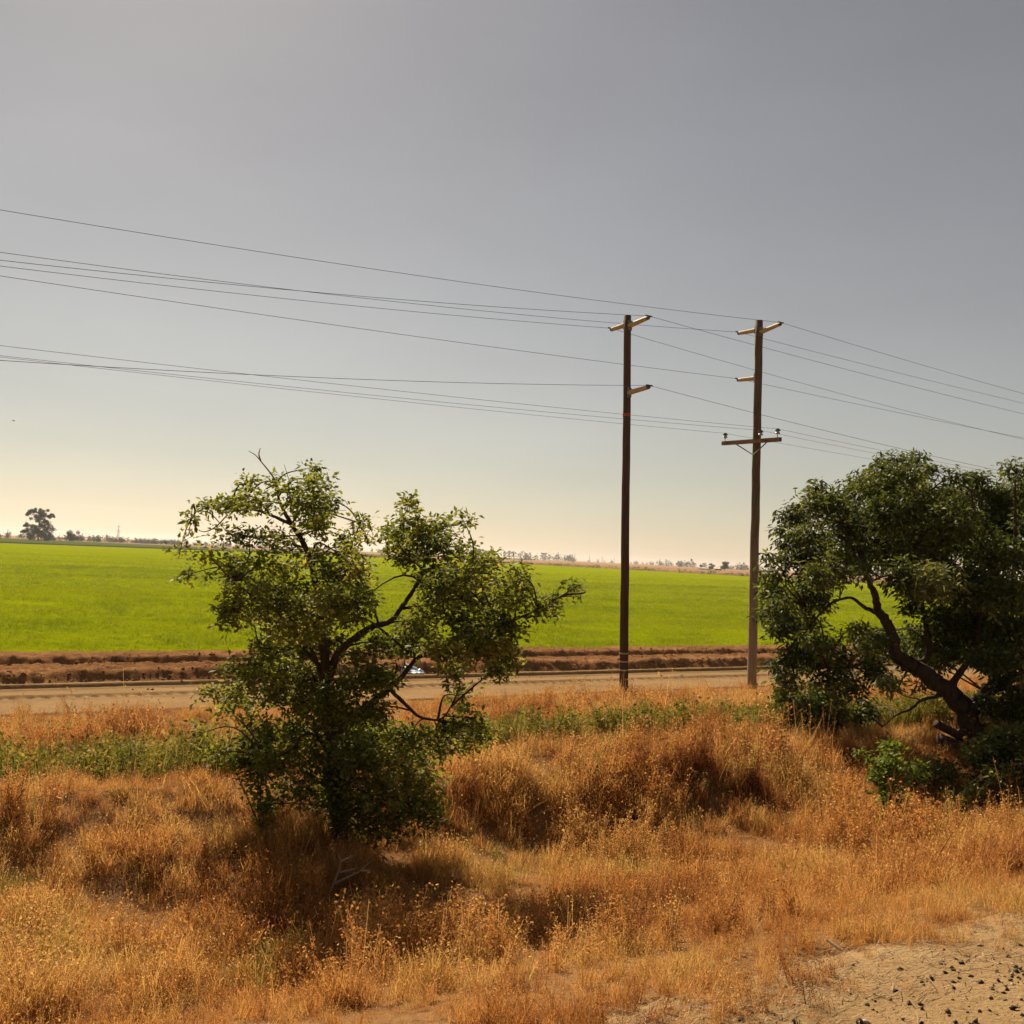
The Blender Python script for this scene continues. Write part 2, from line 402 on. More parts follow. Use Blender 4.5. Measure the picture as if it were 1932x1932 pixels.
# ------------------------------------------------------------------ plant tufts (instanced ground cover)
def tuft(rng, n, h, spread, lean, wd, seg=3, heads=0, headsize=.02, droop=.5, leaf=False):
    V = []; Fc = []; Rn = []; c = 0
    for b in range(n):
        az = rng.uniform(0, 2 * np.pi); ra = spread * math.sqrt(rng.random()); a2 = rng.uniform(0, 2 * np.pi)
        p = np.array([ra * math.cos(a2), ra * math.sin(a2), -.03]); hh = h * rng.uniform(.5, 1.15)
        th = abs(rng.normal(0, lean)); wv = np.array([-math.sin(az), math.cos(az), 0]) * wd * rng.uniform(.6, 1.3) * .5
        rr = rng.random(); dirh = np.array([math.cos(az), math.sin(az), 0]); st = hh / seg
        for i in range(seg + 1):
            k = 1 - (i / seg) * (.75 if not leaf else .0)
            if leaf: k = [.25, 1.0, .8, .1][i] if seg == 3 else k
            V += [p - wv * k, p + wv * k]; Rn += [rr, rr]
            if i < seg:
                Fc.append((c + 2 * i, c + 2 * i + 1, c + 2 * i + 3, c + 2 * i + 2))
                t2 = min(th + droop * (i + .5) / seg * rng.uniform(.5, 1.4), 2.4)
                p = p + st * (dirh * math.sin(t2) + np.array([0, 0, math.cos(t2)]))
        c += 2 * (seg + 1)
        for q in range(heads):
            cpt = p - dirh * 0 + rng.normal(0, headsize * 1.1, 3); s1 = rng.normal(size=3); s1 /= np.linalg.norm(s1)
            s2 = np.cross(s1, rng.normal(size=3)); s2 /= np.linalg.norm(s2); hs_ = headsize * rng.uniform(.5, 1.2)
            V += [cpt - s1 * hs_, cpt - s2 * hs_ * .45, cpt + s1 * hs_, cpt + s2 * hs_ * .45]; r2 = min(1, rr + .1)
            Rn += [r2] * 4; Fc.append((c, c + 1, c + 2, c + 3)); c += 4
    return np.array(V), np.array(Fc), np.array(Rn)
def forb(rng, h, nb, leaves, ls):
    """branching weed: stem with side branches, each with leaves or seed heads"""
    V = []; Fc = []; Rn = []; c = 0
    def blade(p, q, w):
        nonlocal c
        d = q - p; s = np.cross(d, rng.normal(size=3)); s /= np.linalg.norm(s) + 1e-9
        V.extend([p - s * w, p + s * w, q + s * w * .6, q - s * w * .6]); Rn.extend([.25] * 4); Fc.append((c, c + 1, c + 2, c + 3)); c += 4
    for s in range(nb):
        a = rng.uniform(0, 6.28); b0 = np.array([rng.normal(0, .05), rng.normal(0, .05), -.03])
        tip = b0 + np.array([math.cos(a) * rng.uniform(.02, .28) * h, math.sin(a) * rng.uniform(.02, .28) * h, h * rng.uniform(.6, 1.1)])
        blade(b0, tip, .004)
        for k in range(leaves):
            t = rng.uniform(.2, 1.0); p = b0 + (tip - b0) * t
            d = rng.normal(size=3); d[2] = d[2] * .4 + .3; d /= np.linalg.norm(d)
            L = ls * rng.uniform(.6, 1.3); s1 = np.cross(d, rng.normal(size=3)); s1 /= np.linalg.norm(s1)
            p = p + d * L * rng.uniform(0, 1.2); r = rng.random()
            V.extend([p, p + d * L * .5 + s1 * L * .28, p + d * L, p + d * L * .5 - s1 * L * .28]); Rn.extend([r] * 4); Fc.append((c, c + 1, c + 2, c + 3)); c += 4
    return np.array(V), np.array(Fc), np.array(Rn)
def proto_coll(name, metas, mat):
    cl = bpy.data.collections.new(name)
    for V, Fc, Rn in metas:
        me = mesh_np(name, V, Fc); attr(me, 'rnd', Rn); me.materials.append(mat)
        cl.objects.link(bpy.data.objects.new(name, me))
    return cl
def scatter(name, cl, pts, rot, scl, idx, tintv, label):
    me = bpy.data.meshes.new(name); me.vertices.add(len(pts)); me.vertices.foreach_set('co', np.asarray(pts, np.float32).ravel())
    a = me.attributes.new('rot', 'FLOAT_VECTOR', 'POINT'); a.data.foreach_set('vector', np.asarray(rot, np.float32).ravel())
    a = me.attributes.new('scl', 'FLOAT_VECTOR', 'POINT'); a.data.foreach_set('vector', np.asarray(scl, np.float32).ravel())
    a = me.attributes.new('idx', 'INT', 'POINT'); a.data.foreach_set('value', np.asarray(idx, np.int32))
    attr(me, 'tint', tintv)
    o = link(name, me)
    ng = bpy.data.node_groups.new(name, 'GeometryNodeTree')
    ng.interface.new_socket('Geometry', in_out='INPUT', socket_type='NodeSocketGeometry')
    ng.interface.new_socket('Geometry', in_out='OUTPUT', socket_type='NodeSocketGeometry')
    nd = ng.nodes; L = ng.links
    gi = nd.new('NodeGroupInput'); go = nd.new('NodeGroupOutput')
    m2p = nd.new('GeometryNodeMeshToPoints'); iop = nd.new('GeometryNodeInstanceOnPoints')
    ci = nd.new('GeometryNodeCollectionInfo'); ci.inputs['Collection'].default_value = cl
    ci.inputs['Separate Children'].default_value = True; ci.inputs['Reset Children'].default_value = True
    def na(nm, ty):
        n = nd.new('GeometryNodeInputNamedAttribute'); n.data_type = ty; n.inputs['Name'].default_value = nm; return n.outputs['Attribute']
    e2r = nd.new('FunctionNodeEulerToRotation'); L.new(na('rot', 'FLOAT_VECTOR'), e2r.inputs[0])
    L.new(gi.outputs[0], m2p.inputs['Mesh']); L.new(m2p.outputs[0], iop.inputs['Points']); L.new(ci.outputs[0], iop.inputs['Instance'])
    iop.inputs['Pick Instance'].default_value = True
    L.new(na('idx', 'INT'), iop.inputs['Instance Index']); L.new(e2r.outputs[0], iop.inputs['Rotation']); L.new(na('scl', 'FLOAT_VECTOR'), iop.inputs['Scale'])
    L.new(iop.outputs[0], go.inputs[0])
    md = o.modifiers.new('scatter', 'NODES'); md.node_group = ng
    return tag(o, label, None, None, 'stuff')
def sample_uv(rng, n, u0, u1, v0, v1):
    u = rng.uniform(u0, u1, n); v = rng.uniform(v0, v1, n); x, y = xy(u, v)
    k = (y > 4.5) & (np.abs(x) < .56 * y + 2.2)
    return x[k], y[k], u[k], v[k]
def finish(rng, x, y, s, lean=.18, squash=.15, z=None):
    n = len(x); z = H(x, y) if z is None else z
    rot = np.stack([rng.normal(0, lean, n), rng.normal(0, lean, n), rng.uniform(0, 6.283, n)], -1)
    scl = np.stack([s, s, s * (1 + rng.uniform(-squash, squash, n))], -1)
    return np.stack([x, y, z], -1), rot, scl

rng = np.random.default_rng(11)
# dry grass -------------------------------------------------------
metas = [tuft(rng, 32, .38, .12, .32, .008, 3, 1, .016, .65) for _ in range(4)]
metas += [tuft(rng, 34, .28, .16, .85, .008, 3, 1, .012, 1.0) for _ in range(3)]          # flattened straw
metas += [forb(rng, .50, 8, 26, .026) for _ in range(3)]                                  # dead seeding weeds
metas += [forb(rng, .85, 4, 16, .022) for _ in range(2)] + [tuft(rng, 12, .62, .10, .22, .006, 3, 3, .016, .35) for _ in range(2)]   # tall dead stalks
DRYC = proto_coll('dry_grass_tuft', metas, DRY)
x, y, u, v = sample_uv(rng, 335000, -14, 80, 4.6, 28.8)
dist = np.hypot(x, y)
big = fbm(u * .45, v * .45, 61, 3); mid = fbm(u * 1.1, v * 1.1, 63, 3); sml = fbm(u * 2.6, v * 2.6, 65, 2)
dens = sstep(4.65, 5.75, v + 1.5 * mid) * (1 - sstep(27.0, 28.7, v + 2.0 * mid))
dens = dens * np.clip(.88 + 2.4 * sml + 1.0 * mid, .32, 1.5) * np.clip(13 / dist, .25, 1.0)
dens = dens * np.where((v > 17.6) & (v < 21.6), .95, 1)
k = rng.random(len(x)) < dens * .60
x, y, u, v, dist, big, mid, sml = [q[k] for q in (x, y, u, v, dist, big, mid, sml)]
s = np.clip(.80 + 1.3 * big + .8 * mid + 1.0 * sml, .32, 1.7) * rng.uniform(.65, 1.3, len(x)) * np.clip(dist / 16, .9, 1.5)
s *= np.where(v < 7.2, .6, 1); s *= 1 - .45 * sstep(23.5, 26, v); s *= 1 - .35 * sstep(15.4, 16.2, v) * (1 - sstep(22, 24, v))
t1 = fbm(u * .5, v * .5, 71, 3); t2 = fbm(u * .8 + 9, v * .8, 73, 3); t3 = fbm(u * 1.7, v * 1.7, 75, 2)
tn = .53 + 1.1 * t1 + .55 * t3 + .35 * sml + rng.normal(0, .13, len(x))
grn = sstep(.13, .28, t2) * sstep(8, 10, v) * (1 - sstep(14.5, 16, v)) * .8
tn = np.clip(tn, .14, .76); tn = np.where(rng.random(len(x)) < grn * .8, rng.uniform(.82, .98, len(x)), tn)
idx = np.where(sml + rng.normal(0, .1, len(x)) > -.02, rng.integers(0, 4, len(x)), rng.integers(4, 7, len(x)))
fz = fbm(u * .5 + 5, v * .5, 77, 2); isf = rng.random(len(x)) < sstep(-.02, .2, fz) * .28
idx = np.where(isf, rng.integers(7, 10, len(x)), idx); tn = np.where(isf, tn - .12, tn); s = np.where(isf, s * 1.15, s)
ist = rng.random(len(x)) < .035 * (v > 7); idx = np.where(ist, rng.integers(10, 14, len(x)), idx); tn = np.where(ist, rng.choice([.05, .15, .7, .74], len(x)), tn)
p_, r_, s_ = finish(rng, x, y, s)
scatter('dry_grass', DRYC, p_, r_, s_, idx, tn, 'dry orange grass covering the bank between track and road')
NGRASS = len(x)

# green weeds in the ditch behind the crest, plus green patches
metas = [forb(rng, .50, 7, 30, .045) for _ in range(4)] + [tuft(rng, 26, .5, .12, .2, .010, 3, 0, 0, .4, True) for _ in range(4)]
WC = proto_coll('green_weed_plant', metas, WEED)
x, y, u, v = sample_uv(rng, 60000, -14, 80, 16.6, 23.5)
g1 = fbm(u * .35, v * .35, 81, 3)
dn = sstep(16.9, 17.9, v + 1.2 * g1) * (1 - sstep(20.8, 22.2, v + 2.0 * g1)) * np.clip(.60 + 2.8 * g1 + 1.4 * fbm(u * 1.4, v * 1.4, 83, 2), .03, 1)
k = rng.random(len(x)) < dn * .50
x, y, u, v = x[k], y[k], u[k], v[k]
p_, r_, s_ = finish(rng, x, y, rng.uniform(.8, 2.0, len(x)), .15)
scatter('green_weeds', WC, p_, r_, s_, rng.integers(0, 8, len(x)), rng.uniform(.1, 1, len(x)), 'green weeds growing along the ditch behind the grassy crest')

# crop plants ------------------------------------------------------
metas = [tuft(rng, 30, .26, .17, .45, .022, 3, 0, 0, .9, True) for _ in range(5)]
CC = proto_coll('crop_plant', metas, CROP)
def in_poly(x, y, poly):
    ins = np.zeros(len(x), bool); j = len(poly) - 1
    for i in range(len(poly)):
        xi, yi = poly[i]; xj, yj = poly[j]
        ins ^= ((yi > y) != (yj > y)) & (x < (xj - xi) * (y - yi) / (yj - yi + 1e-12) + xi); j = i
    return ins
X_, Y_, S_ = [], [], []
for v0, v1, n, sc_ in ((41.2, 60, 70000, 1.0), (60, 95, 80000, 1.25), (95, 170, 90000, 1.7), (170, 320, 90000, 2.0)):
    u0, u1 = -v1 * .4, v1 * 2.3
    x, y, u, v = sample_uv(rng, n, u0, u1, v0, v1)
    edge = rng.random(len(x)) < sstep(41.0, 42.0, v + .8 * fbm(u * .5, v * .2, 91, 3)) + .0
    edge &= rng.random(len(x)) < 1 - .93 * sstep(150, 318, v)
    k = edge & in_poly(x, y, [xy(-420, 40.9), xy(330, 40.9)] + FIELD_POLY[2:])
    X_.append(x[k]); Y_.append(y[k]); S_.append(np.full(k.sum(), sc_) * rng.uniform(.75, 1.2, k.sum()))
x = np.concatenate(X_); y = np.concatenate(Y_); s = np.concatenate(S_); u, v = uv(x, y)
s *= np.clip(1 + .9 * fbm(u * .25, v * .25, 93, 3), .55, 1.4)
p_, r_, s_ = finish(rng, x, y, s, .15, .2, z=np.full(len(x), .02)); s_[:, 2] *= np.clip(1.25 / np.maximum(S_ := np.concatenate(S_), 1e-3), .55, 1.0)
tn = np.clip(.5 + 1.3 * fbm(u * .05, v * .11, 95, 3) + .7 * fbm(u * .3, v * .5, 97, 2) + rng.normal(0, .15, len(x)), 0, 1)
scatter('crop_plants', CC, p_, r_, s_, rng.integers(0, 5, len(x)), tn, 'bright green low crop growing across the field')
print('instances', NGRASS, len(x))

# ------------------------------------------------------------------ gravel on the track shoulder
def rock(rng, s):
    v = np.array([[1, 0, 0], [-1, 0, 0], [0, 1, 0], [0, -1, 0], [0, 0, 1], [0, 0, -1], [.6, .6, .5], [-.6, .6, .5], [.6, -.6, .5], [-.6, -.6, .5]], float)
    v = v[:6] * (1 + rng.normal(0, .22, (6, 1))) * s * rng.uniform(.6, 1.2, 3)
    f = [(0, 2, 4), (2, 1, 4), (1, 3, 4), (3, 0, 4), (2, 0, 5), (1, 2, 5), (3, 1, 5), (0, 3, 5)]
    a = rng.uniform(0, 6.28); c, s_ = math.cos(a), math.sin(a)
    return v @ np.array([[c, -s_, 0], [s_, c, 0], [0, 0, 1]]), f
def mat_stone():
    m, nt, out = newmat('ballast_stone')
    c = ramp(nt, [(0, (.04, .028, .020)), (.5, (.09, .062, .042)), (.8, (.19, .13, .08)), (1, (.5, .40, .29))], attrn(nt, 'rnd'))
    bsdf(nt, out, c, .9, .15); return m
OCT = np.array([(0, 2, 4), (2, 1, 4), (1, 3, 4), (3, 0, 4), (2, 0, 5), (1, 2, 5), (3, 1, 5), (0, 3, 5)])
def stones(name, rng, C, S, mat, rv, flat=.8):
    n = len(C); base = np.array([[1, 0, 0], [-1, 0, 0], [0, 1, 0], [0, -1, 0], [0, 0, 1], [0, 0, -1]], float)
    V = base[None] * (1 + rng.normal(0, .22, (n, 6, 1))) * (S[:, None, None] * rng.uniform(.6, 1.3, (n, 1, 3)) * np.array([1, 1, flat]))
    V = V + rng.normal(0, .18, (n, 6, 3)) * S[:, None, None]
    a = rng.uniform(0, 6.28, n); c, q = np.cos(a), np.sin(a)
    V = np.stack([V[:, :, 0] * c[:, None] - V[:, :, 1] * q[:, None], V[:, :, 0] * q[:, None] + V[:, :, 1] * c[:, None], V[:, :, 2]], -1) + C[:, None, :]
    me = mesh_np(name, V.reshape(-1, 3), (OCT[None] + (np.arange(n) * 6)[:, None, None]).reshape(-1, 3)); attr(me, 'rnd', np.repeat(rv, 6))
    return link(name, me, mat)
u_ = rng.uniform(-2, 20, 70000); v_ = rng.uniform(2.2, 6.6, 70000); x_, y_ = xy(u_, v_)
cl = fbm(u_ * 1.3, v_ * 1.3, 101, 3)
pr = (1 - sstep(3.9, 5.2, v_ + 1.8 * cl)) * .42 + .015 + .10 * (cl > .12)
k = (y_ > 4) & (rng.random(len(u_)) < pr); u_, v_, x_, y_ = u_[k], v_[k], x_[k], y_[k]
s1 = .004 + .024 * rng.random(len(u_)) ** 3.4
o_gravel = stones('gravel', rng, np.stack([x_, y_, z_sand(x_, y_, u_, v_) + s1 * .3], -1), s1, mat_stone(), rng.random(len(u_)) ** 1.2)
tag(o_gravel, 'dark ballast stones scattered on the pale sandy track shoulder', kind='stuff')

rc = np.random.default_rng(8); n = 6000
u_ = rc.uniform(-4, 74, n); pick = rc.integers(0, 4, n)
v_ = np.choose(pick, [rc.normal(34.7, .3, n), rc.normal(38.6, .3, n), rc.uniform(34.2, 41.3, n), np.where(rc.random(n) < .15, rc.uniform(31.5, 34.5, n), rc.normal(34.5, .2, n))])
x_, y_ = xy(u_, v_); s1 = .015 + .06 * rc.random(n) ** 3
zz = np.where(v_ > 34.1, z_plough(x_, y_, u_, v_), z_road(x_, y_, u_, v_))
tag(stones('soil_clods', rc, np.stack([x_, y_, zz + s1 * .25], -1), s1, PLOUGH, rc.random(n)), 'loose brown soil clods along the turned earth strip', kind='stuff')

# straw litter along the shoulder edge
n = 9000; u_ = rng.uniform(-3, 20, n); v_ = rng.normal(5.3, .5, n); k = (v_ > 3.2) & (v_ < 6.6); u_, v_ = u_[k], v_[k]; n = len(u_)
x_, y_ = xy(u_, v_); z_ = z_sand(x_, y_, u_, v_) + .010 + rng.uniform(0, .03, n)
a = rng.normal(R(32), .55, n); L = .012 + .10 * rng.random(n) ** 2
d = np.stack([np.cos(a), np.sin(a), rng.normal(0, .12, n)], -1) * L[:, None]; wv = np.stack([-np.sin(a), np.cos(a), 0 * a], -1) * .0035; c0 = np.stack([x_, y_, z_], -1)
me = mesh_np('straw_litter', np.stack([c0 - d - wv, c0 - d + wv, c0 + d + wv * .6, c0 + d - wv * .6], 1).reshape(-1, 3), np.arange(n * 4).reshape(-1, 4)); attr(me, 'rnd', np.repeat(rng.random(n), 4))
m, nt, out = newmat('straw'); bsdf(nt, out, ramp(nt, [(0, (.08, .05, .03)), (.5, (.22, .14, .07)), (1, (.45, .32, .18))], attrn(nt, 'rnd')), .8, .2)
tag(link('straw_litter', me, m), 'dead straw litter between the grass and the sandy shoulder', kind='stuff')

# ------------------------------------------------------------------ trees from limbs and leaf sprays
class Leaves:
    def __init__(s): s.V = []; s.R = []
    def sprays(s, rng, C, n, L, aspect, droop, base, up=1.0):
        """n leaves round each centre in C"""
        C = np.repeat(np.asarray(C, float), n, axis=0); m = len(C)
        if m == 0: return
        base = np.repeat(np.broadcast_to(base, (m // n,)), n)
        nrm = lambda a: a / (np.linalg.norm(a, axis=1)[:, None] + 1e-9)
        d = rng.normal(size=(m, 3)); d[:, 2] = d[:, 2] * .6 - droop; d = nrm(d)
        l = (L * rng.uniform(.6, 1.25, m))[:, None]
        sd_ = nrm(np.cross(d, rng.normal(size=(m, 3)) * .7 + np.array([0, 0, up]))); nn = np.cross(sd_, d)
        p = C + d * l * rng.uniform(.1, .7, (m, 1)) + rng.normal(0, 1, (m, 3)) * L * .4
        w_ = l * aspect * .5; f = nn * w_ * rng.uniform(.1, .5, (m, 1)); mid = p + d * l * .45
        s.V.append(np.stack([p, mid + sd_ * w_ + f, p + d * l - f * .6, mid - sd_ * w_ + f], 1).reshape(-1, 3))
        s.R.append(np.repeat(np.clip(base + rng.normal(0, .22, m), 0, 1), 4))
    def mesh(s, name, org=(0, 0, 0)):
        V = np.concatenate(s.V) - np.array(org); k = np.arange(len(V) // 4) * 4
        Fc = np.stack([k, k + 1, k + 2, k, k + 2, k + 3], -1).reshape(-1, 3)
        me = mesh_np(name, V, Fc); attr(me, 'rnd', np.concatenate(s.R)); return me
def ball(rng, n, pw):
    d = rng.normal(size=(n, 3)); d /= np.linalg.norm(d, axis=1)[:, None]; return d * rng.random((n, 1)) ** pw
def make_tree(name, loc, limbs, clusters, leafmat, rng, L, aspect, droop, per_m2, barkmat=BARK, nleaf=5, twigs=True):
    """limbs: list of (points Nx3, r0, r1); clusters: list of (centre, rx, rz, ry, density)"""
    root = empty(name, loc); tr = MB(); lp = []
    for pts, r0, r1 in limbs:
        c = catmull(pts, 6); k = np.linspace(0, 1, len(c)); rad = r0 + (r1 - r0) * k ** .8
        c = c + rng.normal(0, 1, c.shape) * (rad * .12)[:, None]
        tr.tube(c, rad, 9, True, .5, .07, rng); lp.append(c)
    lpa = np.concatenate(lp)
    lv = Leaves()
    for (c, rx, rz, ry, dn) in clusters:
        c = np.asarray(c)
        if twigs:
            j = np.argmin(((lpa - c) ** 2).sum(1) + 2.0 * np.maximum(0, lpa[:, 2] - c[2])); q = lpa[j]
            L_ = np.linalg.norm(c - q)
            if L_ > .08:
                md = (q + c) / 2 + rng.normal(0, .10 * L_, 3) + np.array([0, 0, .08 * L_])
                cc = catmull([q, md, c + (c - md) * .3], 5); tr.tube(cc, np.linspace(.009 + .010 * min(L_, 2), .004, len(cc)), 5)
            for _ in range(3):
                e = c + rng.normal(0, .6, 3) * np.array([rx, ry, rz]); tr.tube(np.array([c, (c + e) / 2 + rng.normal(0, .04, 3), e]), np.array([.006, .005, .003]), 4)
        n = max(3, int(per_m2 * rx * rz * 3.14 * dn / nleaf))
        base = float(np.clip(rng.normal(.45, .2), .05, .95))
        lv.sprays(rng, c + ball(rng, n, .5) * np.array([rx, ry, rz]) * 1.05, nleaf, L, aspect, droop, base)
    tr.build('trunk', barkmat, root, sm=True)
    o0 = np.array(loc)
    link('crown', lv.mesh('crown', o0), leafmat, root)
    return root

def pix_cl(lst, cvt, scale, d0, ctr, half, Rd, rng, extra=0.0):
    out = []
    for t in lst:
        cx_, cy_, rx, ry = t[:4]; dn = t[4] if len(t) > 4 else 1.0
        e = 1 - ((cx_ - ctr[0]) / half[0]) ** 2 - ((cy_ - ctr[1]) / half[1]) ** 2
        rd = Rd * math.sqrt(max(.06, e)); reps = 1 if rng.random() > extra * max(0, e) else 2
        for k in range(reps):
            dd = d0 + rd * rng.uniform(-1, 1)
            px, py = cvt(cx_, cy_); c = P(px, py, dd); m = scale * dd / F
            out.append((c, rx * m, ry * m, .9 * .5 * (rx + ry) * m, dn))
    return out
def pix_limb(pts, cvt, d0, off0, off1, r0, r1):
    n = len(pts); W = []
    for i, (a, b) in enumerate(pts):
        px, py = cvt(a, b); W.append(P(px, py, d0 + off0 + (off1 - off0) * i / max(1, n - 1)))
    return (np.array(W), r0, r1)

# left tree --------------------------------------------------------
c3 = lambda a, b: (302 + a * .42, 811 + b * .42)
D1 = 15.3
bx, by, _ = P(*c3(815, 1800), D1); b1 = (float(bx), float(by), float(H(bx, by)) - .05)
rg = np.random.default_rng(21)
limbs = [
 pix_limb([(770, 1480), (765, 1380), (742, 1180), (738, 1050), (728, 900), (700, 700), (655, 530), (590, 425), (540, 330), (520, 240)], c3, D1, 0, -.2, .085, .016),
 pix_limb([(590, 425), (490, 380), (380, 350), (250, 338), (160, 370)], c3, D1, -.2, .3, .030, .008),
 pix_limb([(748, 1130), (800, 1010), (880, 930), (960, 882), (1030, 862), (1090, 790), (1150, 700), (1182, 630), (1190, 560), (1170, 470), (1140, 350)], c3, D1, 0, .5, .070, .010),
 pix_limb([(1182, 630), (1300, 600), (1450, 605), (1600, 660)], c3, D1, .4, .9, .026, .008),
 pix_limb([(1090, 800), (1200, 790), (1330, 760), (1480, 790)], c3, D1, .3, -.8, .028, .008),
 pix_limb([(775, 1400), (870, 1285), (1000, 1190), (1080, 1115), (1150, 1030), (1250, 985), (1400, 900), (1600, 850), (1780, 760), (1850, 715)], c3, D1, 0, -.6, .060, .008),
 pix_limb([(1030, 1165), (1110, 1240), (1170, 1290), (1260, 1300), (1310, 1240)], c3, D1, -.3, -.5, .034, .010),
 pix_limb([(742, 1180), (690, 1010), (640, 930), (560, 850), (420, 750), (330, 690)], c3, D1, 0, -.7, .042, .008),
 pix_limb([(730, 1080), (640, 985), (570, 990), (500, 1015), (400, 1080)], c3, D1, 0, .8, .034, .008),
 pix_limb([(770, 1460), (690, 1370), (630, 1380), (580, 1450), (480, 1480)], c3, D1, 0, -.4, .030, .008),
 pix_limb([(700, 700), (780, 620), (850, 520), (900, 420)], c3, D1, -.1, .7, .024, .007),
 pix_limb([(1182, 630), (1090, 540), (1060, 470)], c3, D1, .4, .1, .016, .006),
]
limbs[0] = (np.concatenate([[np.array(b1)], [np.array(b1) * .6 + limbs[0][0][0] * .4], limbs[0][0]]), .13, .014)
cl = [(685,170,40,30),(700,240,70,50),(770,320,45,40),(680,350,90,75),(600,280,70,60),(520,240,50,30),(400,250,45,50),(450,320,90,45),(330,330,90,40),(230,335,60,30),(140,400,38,33),(130,460,25,30),(300,460,70,40,.7),(400,480,80,45,.8),(500,500,70,60,.9),(600,520,50,60),(700,430,50,50),
(90,550,45,22),(200,560,60,35,.7),(130,650,42,32),(220,650,25,22),(330,620,70,60),(450,600,80,55,.8),(560,620,100,55),(350,740,70,65),(480,720,90,55),(300,830,45,60),(420,830,100,50,.8),(560,780,120,60),(680,800,100,60,.9),(600,900,110,60,.9),(800,650,100,75),(880,700,80,55),(780,780,110,70),(850,560,55,65),(820,490,50,38),(900,410,50,33),(930,470,40,38),
(500,980,90,60),(640,1000,80,55),(450,1060,100,45),(570,1080,100,55),(900,1020,80,50,.8),(950,1090,80,55),(880,850,60,35,.5),
(1120,330,33,33),(1130,400,60,48),(1060,470,60,48),(1180,470,70,55),(1260,430,50,38),(1360,410,55,28),(1100,560,90,55),(1250,520,100,65),(1230,620,70,50),(1350,560,100,65),(1400,640,120,75),(1480,590,80,45),(1600,650,75,45),(1280,700,110,75),(1420,740,120,75),(1550,740,90,60),(1640,700,50,40),(1700,800,80,42),(1760,770,50,50),(1780,840,28,18),(1850,700,38,36),(1860,750,28,18),(1250,810,110,60),(1400,860,130,75),(1540,880,95,65),(1450,960,120,75),(1550,1000,58,85),(1500,1080,58,55),(1150,890,100,60,.8),(1100,970,90,50,.8),(1220,960,80,50,.8),(1300,1010,75,55),(1330,1100,48,65),(1350,1200,58,55),(1380,1290,65,45),(1380,1400,95,45),(1440,1350,48,45),
(700,1150,140,55,.9),(850,1150,140,60),(1000,1120,80,50),(780,1250,140,75),(950,1270,95,50),(640,1230,80,75),(600,1350,60,60,.8),(420,1150,48,90),(410,1290,38,75),(330,1080,75,45),(230,1180,58,48),(300,1260,40,45),(180,1370,40,48),(480,1360,48,55),(430,1430,58,65),
(950,1380,170,80),(1000,1480,190,95),(1000,1600,170,95),(870,1450,120,80),(820,1580,95,80),(1100,1690,130,70),(950,1710,120,70),(1150,1480,110,70),(700,1450,90,60),(760,1330,90,60),(760,1540,90,80),(720,1640,80,70),(840,1700,110,80),(800,1790,100,60),(980,1800,130,60),(1120,1600,110,70),(1180,1740,90,60),(650,1540,60,60,.7),(250,1450,55,42),(380,1500,60,50),(530,1500,60,55),(560,1610,50,55),(500,1680,45,55,.8),(1250,1420,70,45),(1300,1340,55,45),(1200,1580,70,50),(330,1190,50,50),(520,1180,60,60),(640,1090,80,50),(780,960,70,50,.8),(840,860,60,40,.7),(680,880,80,50),(900,770,80,50),(980,960,70,50,.8),(880,620,60,50),(620,720,80,50),(700,560,40,40,.8),(600,1440,70,60),(640,1620,60,60),(1130,1380,80,60),(1220,1680,70,60)]
cls = pix_cl(cl, c3, .475, D1, (900, 780), (850, 800), 1.7, rg, .8)
t1o = make_tree('tree', b1, limbs, cls, LEAF_A, rg, .098, .48, .15, 1450)
tag(t1o, 'sparse wide-branching green tree on the grassy bank left of the poles', 'tree')
def bare(parent, lst, cvt, d0, r0, r1, mat, nm, off=0.0):
    mb = MB()
    for pts in lst:
        w_, a, b = pix_limb(pts, cvt, d0, off, off, r0, r1); c = catmull(w_, 5); mb.tube(c, np.linspace(r0, r1, len(c)), 6)
    return mb.build(nm, mat, parent)
bare(t1o, [[(530, 250), (500, 200), (460, 150), (430, 115), (398, 95)], [(452, 140), (444, 110), (450, 82)]], c3, D1, .014, .005, GREYTWIG, 'dead_twig', -.2)['label'] = 'bare grey twig sticking out of the crown top'
bare(t1o, [[(300, 385), (250, 435), (200, 458), (160, 440), (145, 410)]], c3, D1, .011, .005, GREYTWIG, 'dead_twig', .1)

